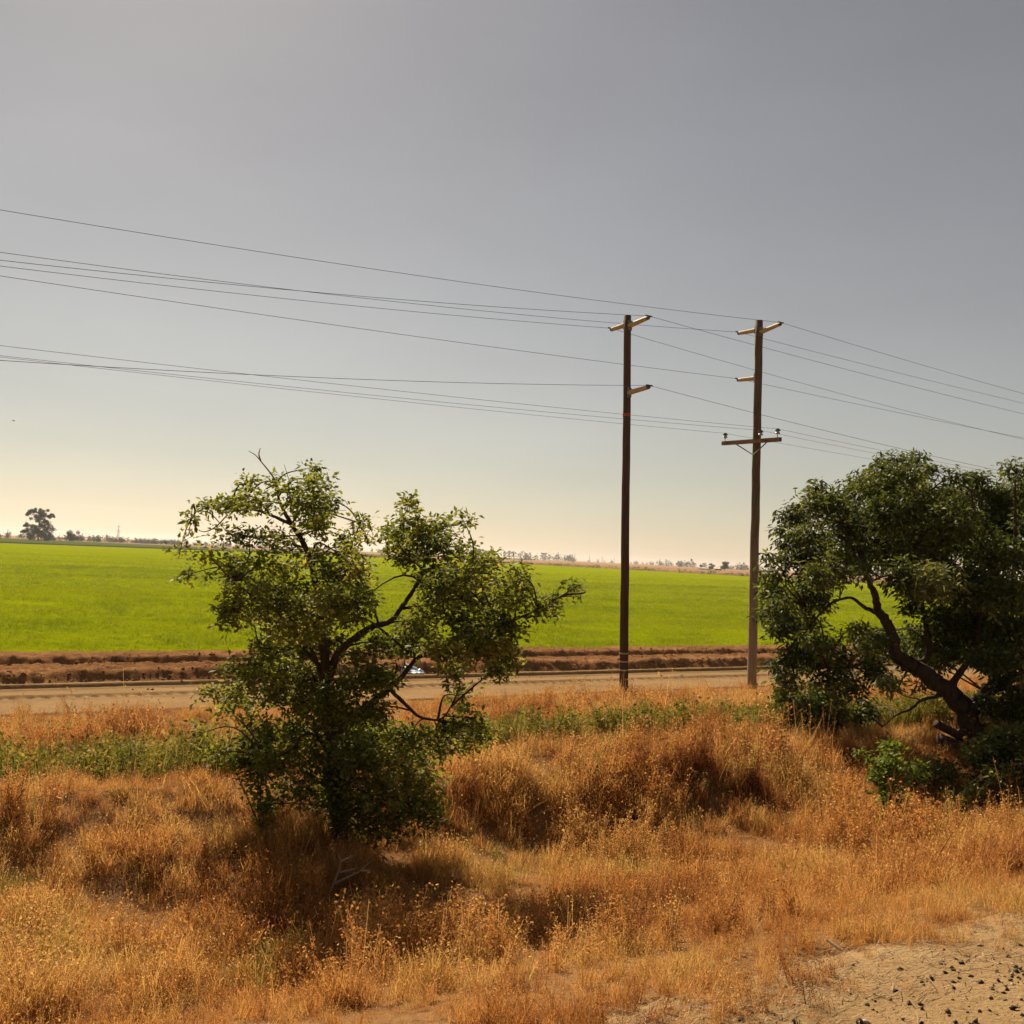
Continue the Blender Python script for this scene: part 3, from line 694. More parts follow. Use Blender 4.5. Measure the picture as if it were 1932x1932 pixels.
# right tree -------------------------------------------------------
c5 = lambda a, b: (1366 + a * .4394, 811 + b * .4394)
D2 = 25.0
rg = np.random.default_rng(34)
bx, by, _ = P(*c5(1062, 1440), D2); b2 = (float(bx), float(by), float(H(bx, by)) - .1)
limbs = [
 pix_limb([(1055, 1300), (1035, 1205), (960, 1120), (870, 1055), (790, 1000), (742, 970), (730, 900), (692, 820), (660, 770), (645, 700), (600, 600), (550, 500), (500, 400)], c5, D2, 0, -.6, .24, .03),
 pix_limb([(662, 790), (600, 760), (540, 720), (450, 745), (350, 760)], c5, D2, -.3, .4, .06, .015),
 pix_limb([(745, 985), (850, 1000), (880, 920), (860, 800), (850, 700), (880, 500), (840, 300), (800, 180)], c5, D2, 0, .6, .10, .02),
 pix_limb([(725, 970), (620, 990), (540, 1020), (430, 1020)], c5, D2, -.1, -1.0, .055, .012),
 pix_limb([(930, 1140), (850, 1160), (800, 1200), (740, 1225), (680, 1275)], c5, D2, -.1, -.6, .05, .012),
 pix_limb([(1045, 1230), (1100, 1150), (1160, 1105), (1290, 1040), (1420, 880), (1480, 650), (1480, 450)], c5, D2, 0, .6, .19, .03),
 pix_limb([(960, 1115), (1000, 1060), (1060, 960), (1100, 800), (1110, 600), (1080, 400), (1060, 260)], c5, D2, 0, -.9, .10, .02),
 pix_limb([(1160, 1105), (1180, 900), (1240, 650), (1250, 400), (1250, 220)], c5, D2, .1, -1.2, .09, .02),
 pix_limb([(790, 1030), (765, 1070), (755, 1110), (790, 1130)], c5, D2, -.1, -.2, .03, .01),
 pix_limb([(850, 700), (720, 560), (640, 420), (650, 250)], c5, D2, .3, 1.2, .05, .015),
 pix_limb([(850, 1160), (770, 1140), (700, 1100)], c5, D2, -.2, -.5, .02, .006),
 pix_limb([(450, 745), (330, 900), (300, 1050), (330, 1200), (380, 1300)], c5, D2, .2, -.6, .03, .008),
]
limbs[0] = (np.concatenate([[np.array(b2)], limbs[0][0]]), .31, .025)
cl = [(810,115,50,38),(720,130,60,38),(760,190,110,55),(880,160,48,38),(655,165,38,30),(650,240,90,48),(540,260,70,45),(410,250,48,38),(390,290,70,45),(460,320,90,55),(300,340,50,33),(330,380,80,48),(250,365,30,22),(235,425,42,22),(360,450,100,55),(270,480,60,38),(195,545,46,20),(260,560,58,38),(340,540,80,48),(215,620,58,38),(210,700,58,55),(185,780,42,45),(250,760,68,55),(250,850,62,42),(330,700,95,75),(400,620,75,55),(350,820,75,55),(420,730,45,50),
(420,900,105,50),(330,950,90,55),(240,1000,48,45),(270,1060,58,55),(400,1000,105,75),(500,960,65,55),(250,1150,48,45),(330,1150,88,65),(440,1130,78,75),(500,1050,58,55),(300,1250,68,45),(330,1350,70,45),(420,1370,60,36),(270,1300,55,45),(470,1330,50,36),(380,1180,80,60),(560,1240,55,50),(560,1110,60,50),(640,1290,40,36,.7),(400,1250,88,48),(480,1260,48,45),(370,1330,68,35),(470,1200,58,45),(610,1190,48,55),(640,1020,55,48),(700,1080,42,42),(820,1090,50,30,.6),
(550,400,125,80),(700,360,135,85),(850,320,135,85),(560,520,95,65),(700,500,125,85),(850,480,125,85),(1000,400,140,85),(990,300,78,75),(1000,190,58,36),(1090,210,58,45),(1060,280,105,55),(1180,260,78,48),(1250,170,55,45),(1290,260,80,60),(1200,380,125,85),(1150,520,135,85),(1280,500,115,95),(760,620,105,70),(900,640,135,85),(1050,660,135,85),(1200,700,135,85),(810,740,60,60),(950,800,105,85),(1100,830,135,85),(1250,850,115,85),(600,600,45,45,.7),(570,850,55,34),(610,920,75,42),(680,890,45,32,.7),(820,890,60,45,.7),(980,930,95,60),(1130,970,105,60),(1260,1000,95,75),(1180,1080,70,45,.8),(1270,1150,58,70),(1200,1250,70,70,.8),(1250,1350,78,85),(1190,1390,70,75),(1200,1480,85,75),(1240,1580,58,65),
(1130,1500,80,60),(1150,1600,80,60),(1060,1560,60,50),(1280,1480,80,80),(1290,1640,70,70),(1000,1460,50,40),(1180,1180,80,60),(1100,1290,60,50,.8),(1260,1260,80,70),(1150,1700,80,50),(1260,1730,70,60),(960,1540,60,40,.8),(880,1420,40,30,.7),(1400,220,140,90),(1420,420,160,120),(1430,640,160,120),(1420,860,150,120),(1400,1050,130,100),(1380,1250,110,100),(1560,500,160,150),(1560,800,150,150)]
fill = []
for _ in range(60):                                                   # inner crown
    a_ = rg.uniform(0, 6.283); q_ = math.sqrt(rg.random()); fx, fy = 960 + q_ * 560 * math.cos(a_), 560 + q_ * 430 * math.sin(a_)
    if 440 < fx < 800 and 640 < fy < 860: continue
    fill.append((fx, fy, rg.uniform(70, 110), rg.uniform(50, 80)))
cls = pix_cl(cl, c5, .455, D2, (960, 680), (830, 720), 3.0, rg, .7) + pix_cl(fill, c5, .4394, D2 + 2.2, (960, 680), (830, 720), 1.6, rg, 0)
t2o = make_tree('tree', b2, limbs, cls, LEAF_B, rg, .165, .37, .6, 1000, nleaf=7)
tag(t2o, 'large dense dark green tree with leaning trunk at the right edge', 'tree')
mb = MB(); mb.tube(catmull([P(*c5(1050, 1345), D2), P(*c5(985, 1300), D2 - .3), P(*c5(912, 1262), D2 - .6)], 4), np.array([.10] * 9), 10)
mb.build('cut_stub', BARK, t2o, sm=True)
mb = MB(); mb.tube(catmull([P(*c5(1060, 1400), D2), P(*c5(1000, 1360), D2 - .3), P(*c5(925, 1330), D2 - .5)], 4), np.array([.15] * 9), 10)
mb.build('cut_stub', BARK, t2o, sm=True)

# shrubs -----------------------------------------------------------
def shrub(name, cvt, scale, d0, base, cl, mat, rg, label, L=.08, per=900, depth=.35, droop=.0, asp=.5):
    bx, by, _ = P(*cvt(*base), d0); b = (float(bx), float(by), float(H(bx, by)) - .03)
    cls = pix_cl(cl, cvt, scale, d0, base, (1e4, 1e4), depth, rg, .5)
    limbs = []
    for c in cls[::2]:
        md = (np.array(b) + c[0]) / 2 + rg.normal(0, .06, 3); limbs.append((np.array([b + rg.normal(0, .03, 3) * np.array([1, 1, 0]), md, c[0]]), .014, .005))
    o = make_tree(name, b, limbs, cls, mat, rg, L, asp, droop, per, twigs=False)
    for ch in o.children:
        if ch.name.startswith('trunk'): ch.name = 'stems'
        else: ch.name = 'foliage'
    return tag(o, label, 'shrub')
rg = np.random.default_rng(55)
shrub('shrub', c5, .4394, 18.4, (715, 1740), [(730,1370,50,30),(700,1440,60,40),(815,1450,58,28),(700,1520,60,48),(720,1600,58,48),(720,1680,40,38),(590,1400,26,26),(660,1480,50,30)], LEAF_C, rg, 'upright bright green shrub in front of the dark right tree', .10, 1900)
shrub('shrub', c3, .42, 14.9, (470, 1830), [(460,1480,58,70),(320,1490,55,36),(430,1600,58,56),(440,1540,60,50),(470,1700,40,50),(480,1790,35,40)], LEAF_C, rg, 'leafy green shoots climbing beside the left tree base', .085, 1900)
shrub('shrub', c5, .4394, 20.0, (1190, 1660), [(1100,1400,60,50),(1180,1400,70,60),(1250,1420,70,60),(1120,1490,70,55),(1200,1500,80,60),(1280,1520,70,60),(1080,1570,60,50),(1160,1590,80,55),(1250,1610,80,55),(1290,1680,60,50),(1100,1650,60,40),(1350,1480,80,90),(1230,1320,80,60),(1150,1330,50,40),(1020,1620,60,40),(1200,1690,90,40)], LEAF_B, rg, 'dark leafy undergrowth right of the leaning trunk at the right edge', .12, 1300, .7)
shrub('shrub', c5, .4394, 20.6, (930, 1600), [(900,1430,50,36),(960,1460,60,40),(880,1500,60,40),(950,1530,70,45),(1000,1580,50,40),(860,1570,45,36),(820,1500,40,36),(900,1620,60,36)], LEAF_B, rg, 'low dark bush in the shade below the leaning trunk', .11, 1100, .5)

# ------------------------------------------------------------------ utility poles
def at_axis(B, Tp, py):
    lo, hi = 0.0, 1.0
    for _ in range(40):
        m = (lo + hi) / 2
        if proj(B + (Tp - B) * m)[1] > py: lo = m
        else: hi = m
    return B + (Tp - B) * (lo + hi) / 2
def ringtube(mb, a, b, prof, sides=16):
    a = np.asarray(a); b = np.asarray(b); pts = [a + (b - a) * t for t, r in prof]; mb.tube(np.array(pts), np.array([r for t, r in prof]), sides)
def line_post(parent, root_pt, tip, rad=.085):
    """tan horizontal line-post insulator: bracket, ribbed body, end clamp"""
    mb = MB(); prof = [(.0, rad * 1.0)]
    for i in range(12):
        t0 = .06 + i * .070; k = 1 - .18 * i / 12
        prof += [(t0, rad * k * .88), (t0 + .014, rad * k * 1.06), (t0 + .046, rad * k * 1.02), (t0 + .056, rad * k * .88)]
    prof += [(.92, rad * .72), (.95, rad * .62)]
    ringtube(mb, root_pt, tip, prof)
    body = mb.build('line_post_insulator', FIBRE, parent, sm=True)
    d = (tip - root_pt) / np.linalg.norm(tip - root_pt)
    mb = MB(); ringtube(mb, root_pt + (tip - root_pt) * .93, tip + d * .02, [(0, rad * .78), (.3, rad * .84), (.8, rad * .7), (1, rad * .35)])
    mb.tube(np.array([tip - T * .13 + [0, 0, .05], tip + T * .13 + [0, 0, .05]]), .028, 8)
    mb.build('wire_clamp', CLAMP, body)
    mb = MB(); sd_ = np.cross(d, [0, 0, 1.0]); sd_ /= np.linalg.norm(sd_)
    mb.box(root_pt + d * .01, d * .035, sd_ * .07, np.array([0, 0, .17])); mb.build('bracket', STEEL, body)
    return tip + np.array([0, 0, .05])
def pole(base_px, top_px, d, r0, r1, mat, label):
    B = P(*base_px, d); B[2] = float(H(B[0], B[1])); Tp = P(*top_px, d)
    root = empty('utility_pole', tuple(B)); mb = MB()
    zs = np.linspace(-.04, 1, 26); rr = r0 + (r1 - r0) * zs; wob = np.random.default_rng(int(d * 10)).normal(0, .006, (26, 3)); wob[:, 2] = 0
    mb.tube(np.array([B + (Tp - B) * t for t in zs]) + wob, rr, 20)
    mb.build('shaft', mat, root, sm=True)
    tag(root, label, 'utility pole', 'wooden utility poles along the dirt road')
    return root, B, Tp
ATT = {}
DP1, DP2 = 35.3, 38.3
p1, B1, T1 = pole((1176.5, 1310), (1184.5, 596), DP1, .155, .125, POLE1, 'dark brown wooden utility pole with three tan arms and pale bands')
def arm(root, B, Tp, yroot, tip_px, sgn, dp, ln):
    a = at_axis(B, Tp, yroot); tip = P(*tip_px, dp - sgn * N[1] * ln); a2 = a + (tip - a) * (.13 / np.linalg.norm(tip - a))
    return line_post(root, a2, tip)
ATT['p1_right'] = arm(p1, B1, T1, 616, (1224, 599), 1, DP1, 1.35)
ATT['p1_left'] = arm(p1, B1, T1, 612, (1153, 622), -1, DP1, 1.2)
ATT['p1_low'] = arm(p1, B1, T1, 742, (1225, 730), 1, DP1, 1.35)
for yb in (1232.5, 1248, 1264):
    a = at_axis(B1, T1, yb); mb = MB(); ax = (T1 - B1) / np.linalg.norm(T1 - B1); mb.tube(np.array([a - ax * .022, a + ax * .022]), .158, 20); mb.build('band', BANDM, p1)
a = at_axis(B1, T1, 783); mb = MB(); ax = (T1 - B1) / np.linalg.norm(T1 - B1); mb.tube(np.array([a - ax * .05, a + ax * .05]), .141, 20); mb.build('band', TAGM, p1)['label'] = 'orange-red band round the pole'
p2, B2, T2 = pole((1418, 1304), (1432.5, 605), DP2, .175, .140, POLE2, 'weathered utility pole with wooden crossarm, braces and pin insulators')
ATT['p2_right'] = arm(p2, B2, T2, 628, (1473, 611), 1, DP2, 1.45)
ATT['p2_left'] = arm(p2, B2, T2, 622, (1393, 629), -1, DP2, 1.3)
ATT['p2_mid'] = arm(p2, B2, T2, 713, (1392, 717), -1, DP2, 1.3)
# crossarm on the camera side of the pole
ca = at_axis(B2, T2, 833) - T * .21
Nn = N / np.linalg.norm(N); half = 2.05
tl = P(1363.5, 836.5, ca[1] + N[1] * half); tr_ = P(1472.5, 829, ca[1] - N[1] * half)
cad = (tr_ - tl); cl_ = np.linalg.norm(cad); cad = cad / cl_; upv = np.array([0, 0, 1.0]); cz = np.cross(cad, upv); cz /= np.linalg.norm(cz); cup = np.cross(cz, cad)
cm = (tl + tr_) / 2
mb = MB(); mb.box(cm, cad * cl_ / 2, cz * .055, cup * .075); cross = mb.build('crossarm', ARMW, p2)
def pin_insulator(base):
    mb = MB(); mb.tube(np.array([base - cup * .12, base + cup * .16]), .014, 8); pin = mb.build('insulator_pin', STEEL, cross)
    mb = MB(); ringtube(mb, base + cup * .12, base + cup * .23, [(0, .050), (.1, .085), (.4, .09), (.7, .055), (1, .05)], 14); mb.build('porcelain_skirt', PORC, cross)
    mb = MB(); ringtube(mb, base + cup * .225, base + cup * .33, [(0, .045), (.15, .10), (.45, .10), (.6, .06), (.85, .06), (1, .03)], 14); mb.build('porcelain_cap', PORCD, cross)
    return base + cup * .31
for key, px in (('c_left', 1368), ('c_mid', 1436.5), ('c_right', 1467)):
    t = (px - 1363.5) / (1472.5 - 1363.5); ATT[key] = pin_insulator(tl + (tr_ - tl) * t + cup * .075)
pb = at_axis(B2, T2, 859) - T * .17
for px in (1391, 1449):
    t = (px - 1363.5) / (1472.5 - 1363.5); q = tl + (tr_ - tl) * t - cup * .07
    mb = MB(); mb.tube(np.array([q, pb]), .022, 6); mb.build('brace', STEEL, p2)

# conductors: catenary through the attachment, sag chosen per span ---------
def side_pts(A, direction, edge_px, edge_py, span):
    lo, hi = 0.5, span * .98
    tgt = edge_px; z = A[2]
    for it in range(4):
        lo, hi = .3, span * .99
        for _ in range(50):
            m = (lo + hi) / 2; q = A + direction * T * m; q[2] = z; px, _ = proj(q)
            if (px > tgt) == (direction < 0): lo = m
            else: hi = m
        t = (lo + hi) / 2; q = A + direction * T * t
        za, zb = -5.0, 30.0
        for _ in range(50):
            zm = (za + zb) / 2; q[2] = zm
            if proj(q)[1] > edge_py: za = zm
            else: zb = zm
        z = (za + zb) / 2
    sag = (A[2] - z) / (4 * (t / span) * (1 - t / span))
    ts = np.linspace(0, span, 60)[1:]
    W = A[None, :] + direction * ts[:, None] * T[None, :]; W[:, 2] = A[2] - 4 * sag * (ts / span) * (1 - ts / span)
    return W, sag
LEFT = {'p2_right': 396, 'p2_left': 476, 'p1_right': 491, 'p1_left': 502, 'p2_mid': 520.5, 'p1_low': 680, 'c_right': 652, 'c_mid': 671, 'c_left': 673.5}
RIGHT = {'p2_right': (1932, 743), 'p2_left': (1932, 761), 'p1_right': (1932, 781), 'p1_left': (1932, 829), 'p2_mid': (1932, 826.5), 'p1_low': (1880, 887), 'c_right': (1669, 851), 'c_mid': (1661, 857.5), 'c_left': (1648, 867)}
WL = {'p2_right': 'topmost wire, on the right arm of the weathered pole', 'p2_left': 'wire on the upper left arm of the weathered pole',
 'p2_mid': 'wire on the single lower left arm of the weathered pole', 'p1_right': 'wire on the upper right arm of the dark pole',
 'p1_left': 'wire on the upper left arm of the dark pole', 'p1_low': 'wire on the lower right arm of the dark pole',
 'c_left': 'thin wire on the left pin insulator of the wooden crossarm', 'c_mid': 'thin wire on the pin insulator beside the crossarm centre', 'c_right': 'thin wire on the right pin insulator of the wooden crossarm'}
for k, A in ATT.items():
    wl_, s1 = side_pts(A, -1, 0, LEFT[k], 85.0); wr_, s2 = side_pts(A, 1, *RIGHT[k], 85.0)
    print(k, 'sag', round(s1, 2), round(s2, 2))
    mb = MB(); mb.tube(np.concatenate([wl_[::-1], [A], wr_]),   .0068 if k[0] == 'p' else .005, 5)
    tag(mb.build('power_line', WIRE), WL[k], 'wire', 'overhead wires')

# ------------------------------------------------------------------ distance
def blob_tree(rng, h, wdt, shape='round', dens=1.0, leafs=260, ls=.9, trunk=.3):
    """small tree mesh pair (trunk verts, leaf verts) at origin"""
    tr = MB(); tr.tube(np.array([[0, 0, -.3], [rng.normal(0, .1), 0, h * .35], [rng.normal(0, .3), 0, h * .75]]), np.array([.045, .035, .012]) * h * .55, 7)
    lv = Leaves()
    if shape == 'euc':
        E = [(380,98,26),(355,110,20),(305,95,20),(280,98,16),(262,118,20),(248,126,12),(350,140,34),(310,150,28),(395,140,28),(430,140,18),(458,134,15),(345,190,36),(400,190,30),(430,215,34),(370,230,42),(270,235,26),(245,240,14),(300,240,34),(330,270,40),(250,280,24),(222,294,14),(395,270,44),(440,260,34),(300,305,42),(360,310,50),(425,310,46),(280,345,34),(330,345,44),(390,345,48),(440,345,28)]
        cs = [((a + rng.normal(0, .55) * r - 350) / 295 * h, rng.normal(0, .12) * wdt, (375 - b + rng.normal(0, .5) * r) / 295 * h, r * rng.uniform(.4, .75) / 295 * h) for a, b, r in E for _ in range(4)]
    elif shape == 'tall':
        cs = [(rng.normal(0, .2) * wdt, rng.normal(0, .2) * wdt, h * rng.uniform(.35, .95), rng.uniform(.15, .25) * wdt) for _ in range(12)]
    else:
        cs = [(rng.uniform(-.33, .33) * wdt, rng.uniform(-.33, .33) * wdt, h * rng.uniform(trunk, .85), rng.uniform(.16, .26) * wdt) for _ in range(14)]
    for (a, b, c, r) in cs:
        base = rng.uniform(.25, .7)
        tr.tube(np.array([[0, 0, max(.15 * h, c - r * 1.4)], [a * .6, b * .6, c - r * .4], [a, b, c]]), np.array([.012, .008, .004]) * h * .5, 5)
        lv.sprays(rng, np.array([a, b, c]) + ball(rng, int(leafs / len(cs)), .4) * r * np.array([1, 1, .85]), 3, ls * wdt * .055, .7, .05, base)
    return tr, lv
def far_tree(kind, meshes, loc, rz, s, label, group=None):
    root = empty(kind, loc); root.rotation_euler = (0, 0, rz); root.scale = (s, s, s)
    for nm, me in meshes:
        o = bpy.data.objects.new(nm, me); col.objects.link(o); o.parent = root
    tag(root, label, 'tree', group); return root
def tree_meshes(*a, **k):
    tr, lv = blob_tree(*a, **k)
    me = bpy.data.meshes.new('trunk'); me.from_pydata(np.concatenate(tr.v).tolist(), [], tr.f); me.update(); me.materials.append(BARK)
    me2 = lv.mesh('crown'); me2.materials.append(FARLEAF)
    return [('trunk', me), ('crown', me2)]
def gpos(px, d): 
    q = P(px, 1060, d); return (float(q[0]), float(d), 0.0)
rg = np.random.default_rng(77)
EUC = tree_meshes(rg, 31, 25, 'euc', leafs=9000, ls=.6)
RND = tree_meshes(rg, 10, 11, 'round', leafs=2400, ls=.75, trunk=.25)
TALL = tree_meshes(rg, 16, 9, 'tall', leafs=900, ls=1.0)
RND2 = tree_meshes(rg, 9, 8, 'round', leafs=2600, ls=.9, trunk=.3)
far_tree('eucalyptus_tree', EUC, gpos(69, 1010), .4, 1.0, 'tall ragged eucalyptus standing far off beyond the green field at left')
far_tree('round_tree', RND, gpos(135, 1030), 1.0, 1.15, 'low round tree right of the far eucalyptus')
far_tree('eucalyptus_tree', TALL, gpos(903, 1500), .3, 1.0, 'left one of the far eucalyptus pair just right of the left tree crown', 'far eucalyptus pair')
far_tree('eucalyptus_tree', TALL, gpos(911, 1520), 2.3, .95, 'right one of the far eucalyptus pair just right of the left tree crown', 'far eucalyptus pair')
far_tree('round_tree', RND2, gpos(1343, 1350), .3, 1.0, 'small round dark tree left of the white roof on the horizon')
far_tree('square_crowned_tree', RND2, gpos(1368, 1330), 2.1, 1.35, 'taller dark tree right of the white roof on the horizon')
far_tree('round_tree', RND2, gpos(1429, 1000), 4.0, .62, 'small dark bush-like tree beside the weathered pole on the horizon')
far_tree('round_tree', RND2, gpos(1323, 1700), 1.0, .8, 'hazy round tree beside the long low shed')
far_tree('cypress_tree', TALL, gpos(199, 2100), 1.0, .9, 'thin pointed tree poking out of the far orchard near the pylon')
for px, d, s in ((952, 2300, 1.2), (961, 2300, 1.3), (969, 2350, 1.25), (980, 2500, 1.1), (993, 2500, 1.0)):
    i_ = (952, 961, 969, 980, 993).index(px)
    far_tree('eucalyptus_tree', TALL, gpos(px, d), rg.uniform(0, 6), s, ('first', 'second', 'third', 'fourth', 'fifth')[i_] + ' from the left of the hazy tall trees between left tree and dark pole', 'hazy trees between left tree and dark pole')

def tree_belt(name, pts_, spacing, h, wv, label, rng, ls=1.3, nl=70):
    """a far belt that reads as one mass: many crowns in one mesh"""
    lv = Leaves()
    for (x0, y0), (x1, y1), dens, hm in pts_:
        L_ = math.hypot(x1 - x0, y1 - y0); n = max(1, int(L_ / spacing * dens))
        for i in range(n):
            t = rng.random(); cx_, cy_ = x0 + (x1 - x0) * t, y0 + (y1 - y0) * t + rng.normal(0, wv)
            hh = h * hm * rng.uniform(.6, 1.15); r = hh * rng.uniform(.30, .42); base = rng.uniform(.2, .8)
            lv.sprays(rng, np.array([cx_, cy_, hh * .5]) + ball(rng, nl, .35) * np.array([r, r, hh * .5]), 1, ls * r * .5, .7, 0, base)
    me = lv.mesh(name)
    return tag(link(name, me, FARLEAF), label, kind='stuff')
def gp(px, d): q = gpos(px, d); return q[:2]
tree_belt('orchard', [(gp(-120, 1180), gp(120, 1300), 1.2, 1.1), (gp(120, 1300), gp(340, 1900), 1.2, 1.0), (gp(340, 1900), gp(620, 2100), 1.1, .9)], 5.0, 8.0, 14, 'dark orchard belt along the horizon behind the far eucalyptus', rg)
tree_belt('far_tree_line', [(gp(930, 2300), gp(1010, 2600), 1.3, .55)], 5.0, 9.0, 20, 'low dark hedge line behind the levee left of the dark pole', rg)
tree_belt('far_tree_line', [(gp(330, 3300), gp(900, 3600), .45, 1.0), (gp(985, 3600), gp(1080, 3900), .55, 1.5), (gp(1080, 4300), gp(1200, 4600), .35, .9), (gp(1195, 4200), gp(1300, 4000), .5, .9), (gp(1240, 3300), gp(1335, 3000), .5, 1.1), (gp(1330, 2600), gp(1440, 2300), .7, 1.0), (gp(1440, 2600), gp(1950, 2500), .5, 1.0)], 11.0, 15.0, 40, 'pale hazy tree line running along the whole horizon', rg, 1.6, 60)

# levee of rough grass along the far field edge
lv = MB(); A_, B_, C_ = np.array([17., 746]), np.array([135., 546]), np.array([300., 267]); E_ = np.array([-150., 768])
for (p0, p1_) in ((E_, A_), (A_, B_), (B_, C_)):
    d = p1_ - p0; L_ = np.linalg.norm(d); d /= L_; nrm = np.array([d[1], -d[0]]); nrm = nrm if nrm[1] > 0 else -nrm
    n = int(L_ / 4); V = []; Fc = []
    for i in range(n + 1):
        q = p0 + d * L_ * i / n
        for off, z in ((0, -.05), (1.8, 1.15 + rg.normal(0, .2)), (3.4, 1.5 + rg.normal(0, .2)), (6, -.05)): V.append((*(q + nrm * off), z))
    for i in range(n):
        for k in range(3): Fc.append((i * 4 + k, (i + 1) * 4 + k, (i + 1) * 4 + k + 1, i * 4 + k + 1))
    lv.add(V, Fc)
tag(lv.build('levee', mat_soil('levee_grass', [(.35, (.16, .12, .05)), (.5, (.28, .20, .09)), (.65, (.36, .26, .12))], .3, 1.5, 1, .3)), kind='structure')
lv = Leaves()
for (p0, p1_) in ((E_, A_), (A_, B_), (B_, C_)):
    L_ = np.linalg.norm(p1_ - p0)
    for i in range(int(L_ / 1.1)):
        q = p0 + (p1_ - p0) * rg.random(); c0 = np.array([*(q + rg.normal(1.6, 1.2, 2)), rg.uniform(.2, 1.7)])
        if vnoise(q[0] * .2, q[1] * .2) < .40: continue
        lv.sprays(rg, c0 + rg.normal(0, .4, (14, 3)), 1, .8, .6, 0, rg.uniform(.2, .9))
me = lv.mesh('levee_brush')
tag(link('levee_brush', me, LEAF_B), 'dark scrub dotted along the far levee of the green field', kind='stuff')
# dark ditch bank between the two green fields at left
lv = MB(); pts = [(-430, 298), (-256, 508), (-212, 618), (-152, 766)]
V = []; Fc = []
for (x_, y_) in pts:
    V += [(x_, y_, -.05), (x_ - .8, y_ + .6, .75), (x_ - 2.2, y_ + 1.4, .75), (x_ - 3.5, y_ + 2.4, -.05)]
for i in range(len(pts) - 1):
    for k in range(3): Fc.append((i * 4 + k, (i + 1) * 4 + k, (i + 1) * 4 + k + 1, i * 4 + k + 1))
lv.add(V, Fc); tag(lv.build('ditch_bank', simple('ditch_earth', (.06, .045, .028), .95, .1, 0, .3, .5)), kind='structure')

# sheds on the horizon
def shed(px, d, wd, hgt, dep, label):
    x_, y_, _ = gpos(px, d); root = empty('farm_shed', (x_, y_, 0)); mb = MB()
    mb.box((x_, y_, hgt * .35), (wd / 2, 0, 0), (0, dep / 2, 0), (0, 0, hgt * .35)); mb.build('wall', SHEDW, root)
    mb = MB(); e = .5; z0 = hgt * .7; hw = wd / 2 + e; hd = dep / 2 + e
    V = [(x_ - hw, y_ - hd, z0), (x_ + hw, y_ - hd, z0), (x_ + hw, y_, hgt), (x_ - hw, y_, hgt), (x_ + hw, y_ + hd, z0), (x_ - hw, y_ + hd, z0)]
    mb.add(V, [(0, 1, 2, 3), (3, 2, 4, 5), (0, 3, 5), (1, 4, 2), (0, 5, 4, 1)]); mb.build('roof', ROOFW, root)
    tag(root, label, 'shed')
shed(1355, 1400, 9.5, 3.4, 8, 'small shed with white roof between two dark trees on the horizon')
shed(1329, 1500, 16, 2.6, 8, 'long low pale-roofed shed left of the round dark tree on the horizon')

# pylons
def pylon_mesh():
    mb = MB(); Hh = 40.0
    for sx_ in (-1, 1):
        for sy_ in (-1, 1):
            mb.tube(np.array([[sx_ * 3.2, sy_ * 3.2, -.3], [sx_ * 1.0, sy_ * 1.0, 24], [0, 0, Hh]]), np.array([.28, .24, .16]), 4)
    for i in range(8):
        z0 = i * 3.4; z1 = z0 + 3.4; a = 3.2 - 2.2 * z0 / 24; b = 3.2 - 2.2 * z1 / 24
        if z1 > 28: break
        for (q0, q1) in (((-1, -1), (1, -1)), ((1, -1), (1, 1)), ((1, 1), (-1, 1)), ((-1, 1), (-1, -1))):
            mb.tube(np.array([[q0[0] * a, q0[1] * a, z0], [q1[0] * b, q1[1] * b, z1]]), .10, 3); mb.tube(np.array([[q1[0] * a, q1[1] * a, z0], [q0[0] * b, q0[1] * b, z1]]), .10, 3)
    arms = []
    for z, l in ((24, 6.5), (33.5, 5.0)):
        m2 = MB(); m2.tube(np.array([[-l, 0, z], [0, 0, z + 1.0], [l, 0, z]]), np.array([.12, .22, .12]), 4); m2.tube(np.array([[-l, 0, z], [0, 0, z - .8], [l, 0, z]]), np.array([.12, .2, .12]), 4); arms.append(m2)
    return mb, arms
def to_mesh(mb, nm, mat):
    me = bpy.data.meshes.new(nm); me.from_pydata(np.concatenate(mb.v).tolist(), [], mb.f); me.update(); me.materials.append(mat); return me
mb, arms = pylon_mesh(); PT = to_mesh(mb, 'tower', STEEL); PA = [to_mesh(a, 'arm', STEEL) for a in arms]
for px, d, lab in ((220, 2300, 'lattice pylon on the far left horizon beyond the orchard'), (1053, 4300, 'leftmost of the faint pylons on the hazy horizon left of the dark pole'), (1084, 4700, 'second from left of the faint pylons on the hazy horizon'), (1112, 5200, 'third of the faint pylons on the hazy horizon'), (1136, 5700, 'fourth of the faint pylons on the hazy horizon'), (1159, 6200, 'faint pylon on the hazy horizon nearest to the dark pole')):
    root = empty('lattice_pylon', gpos(px, d)); root.rotation_euler = (0, 0, .5)
    for nm, me in [('tower', PT)] + [('arm', a) for a in PA]:
        o = bpy.data.objects.new(nm, me); col.objects.link(o); o.parent = root
    tag(root, lab, 'pylon', 'far pylons')

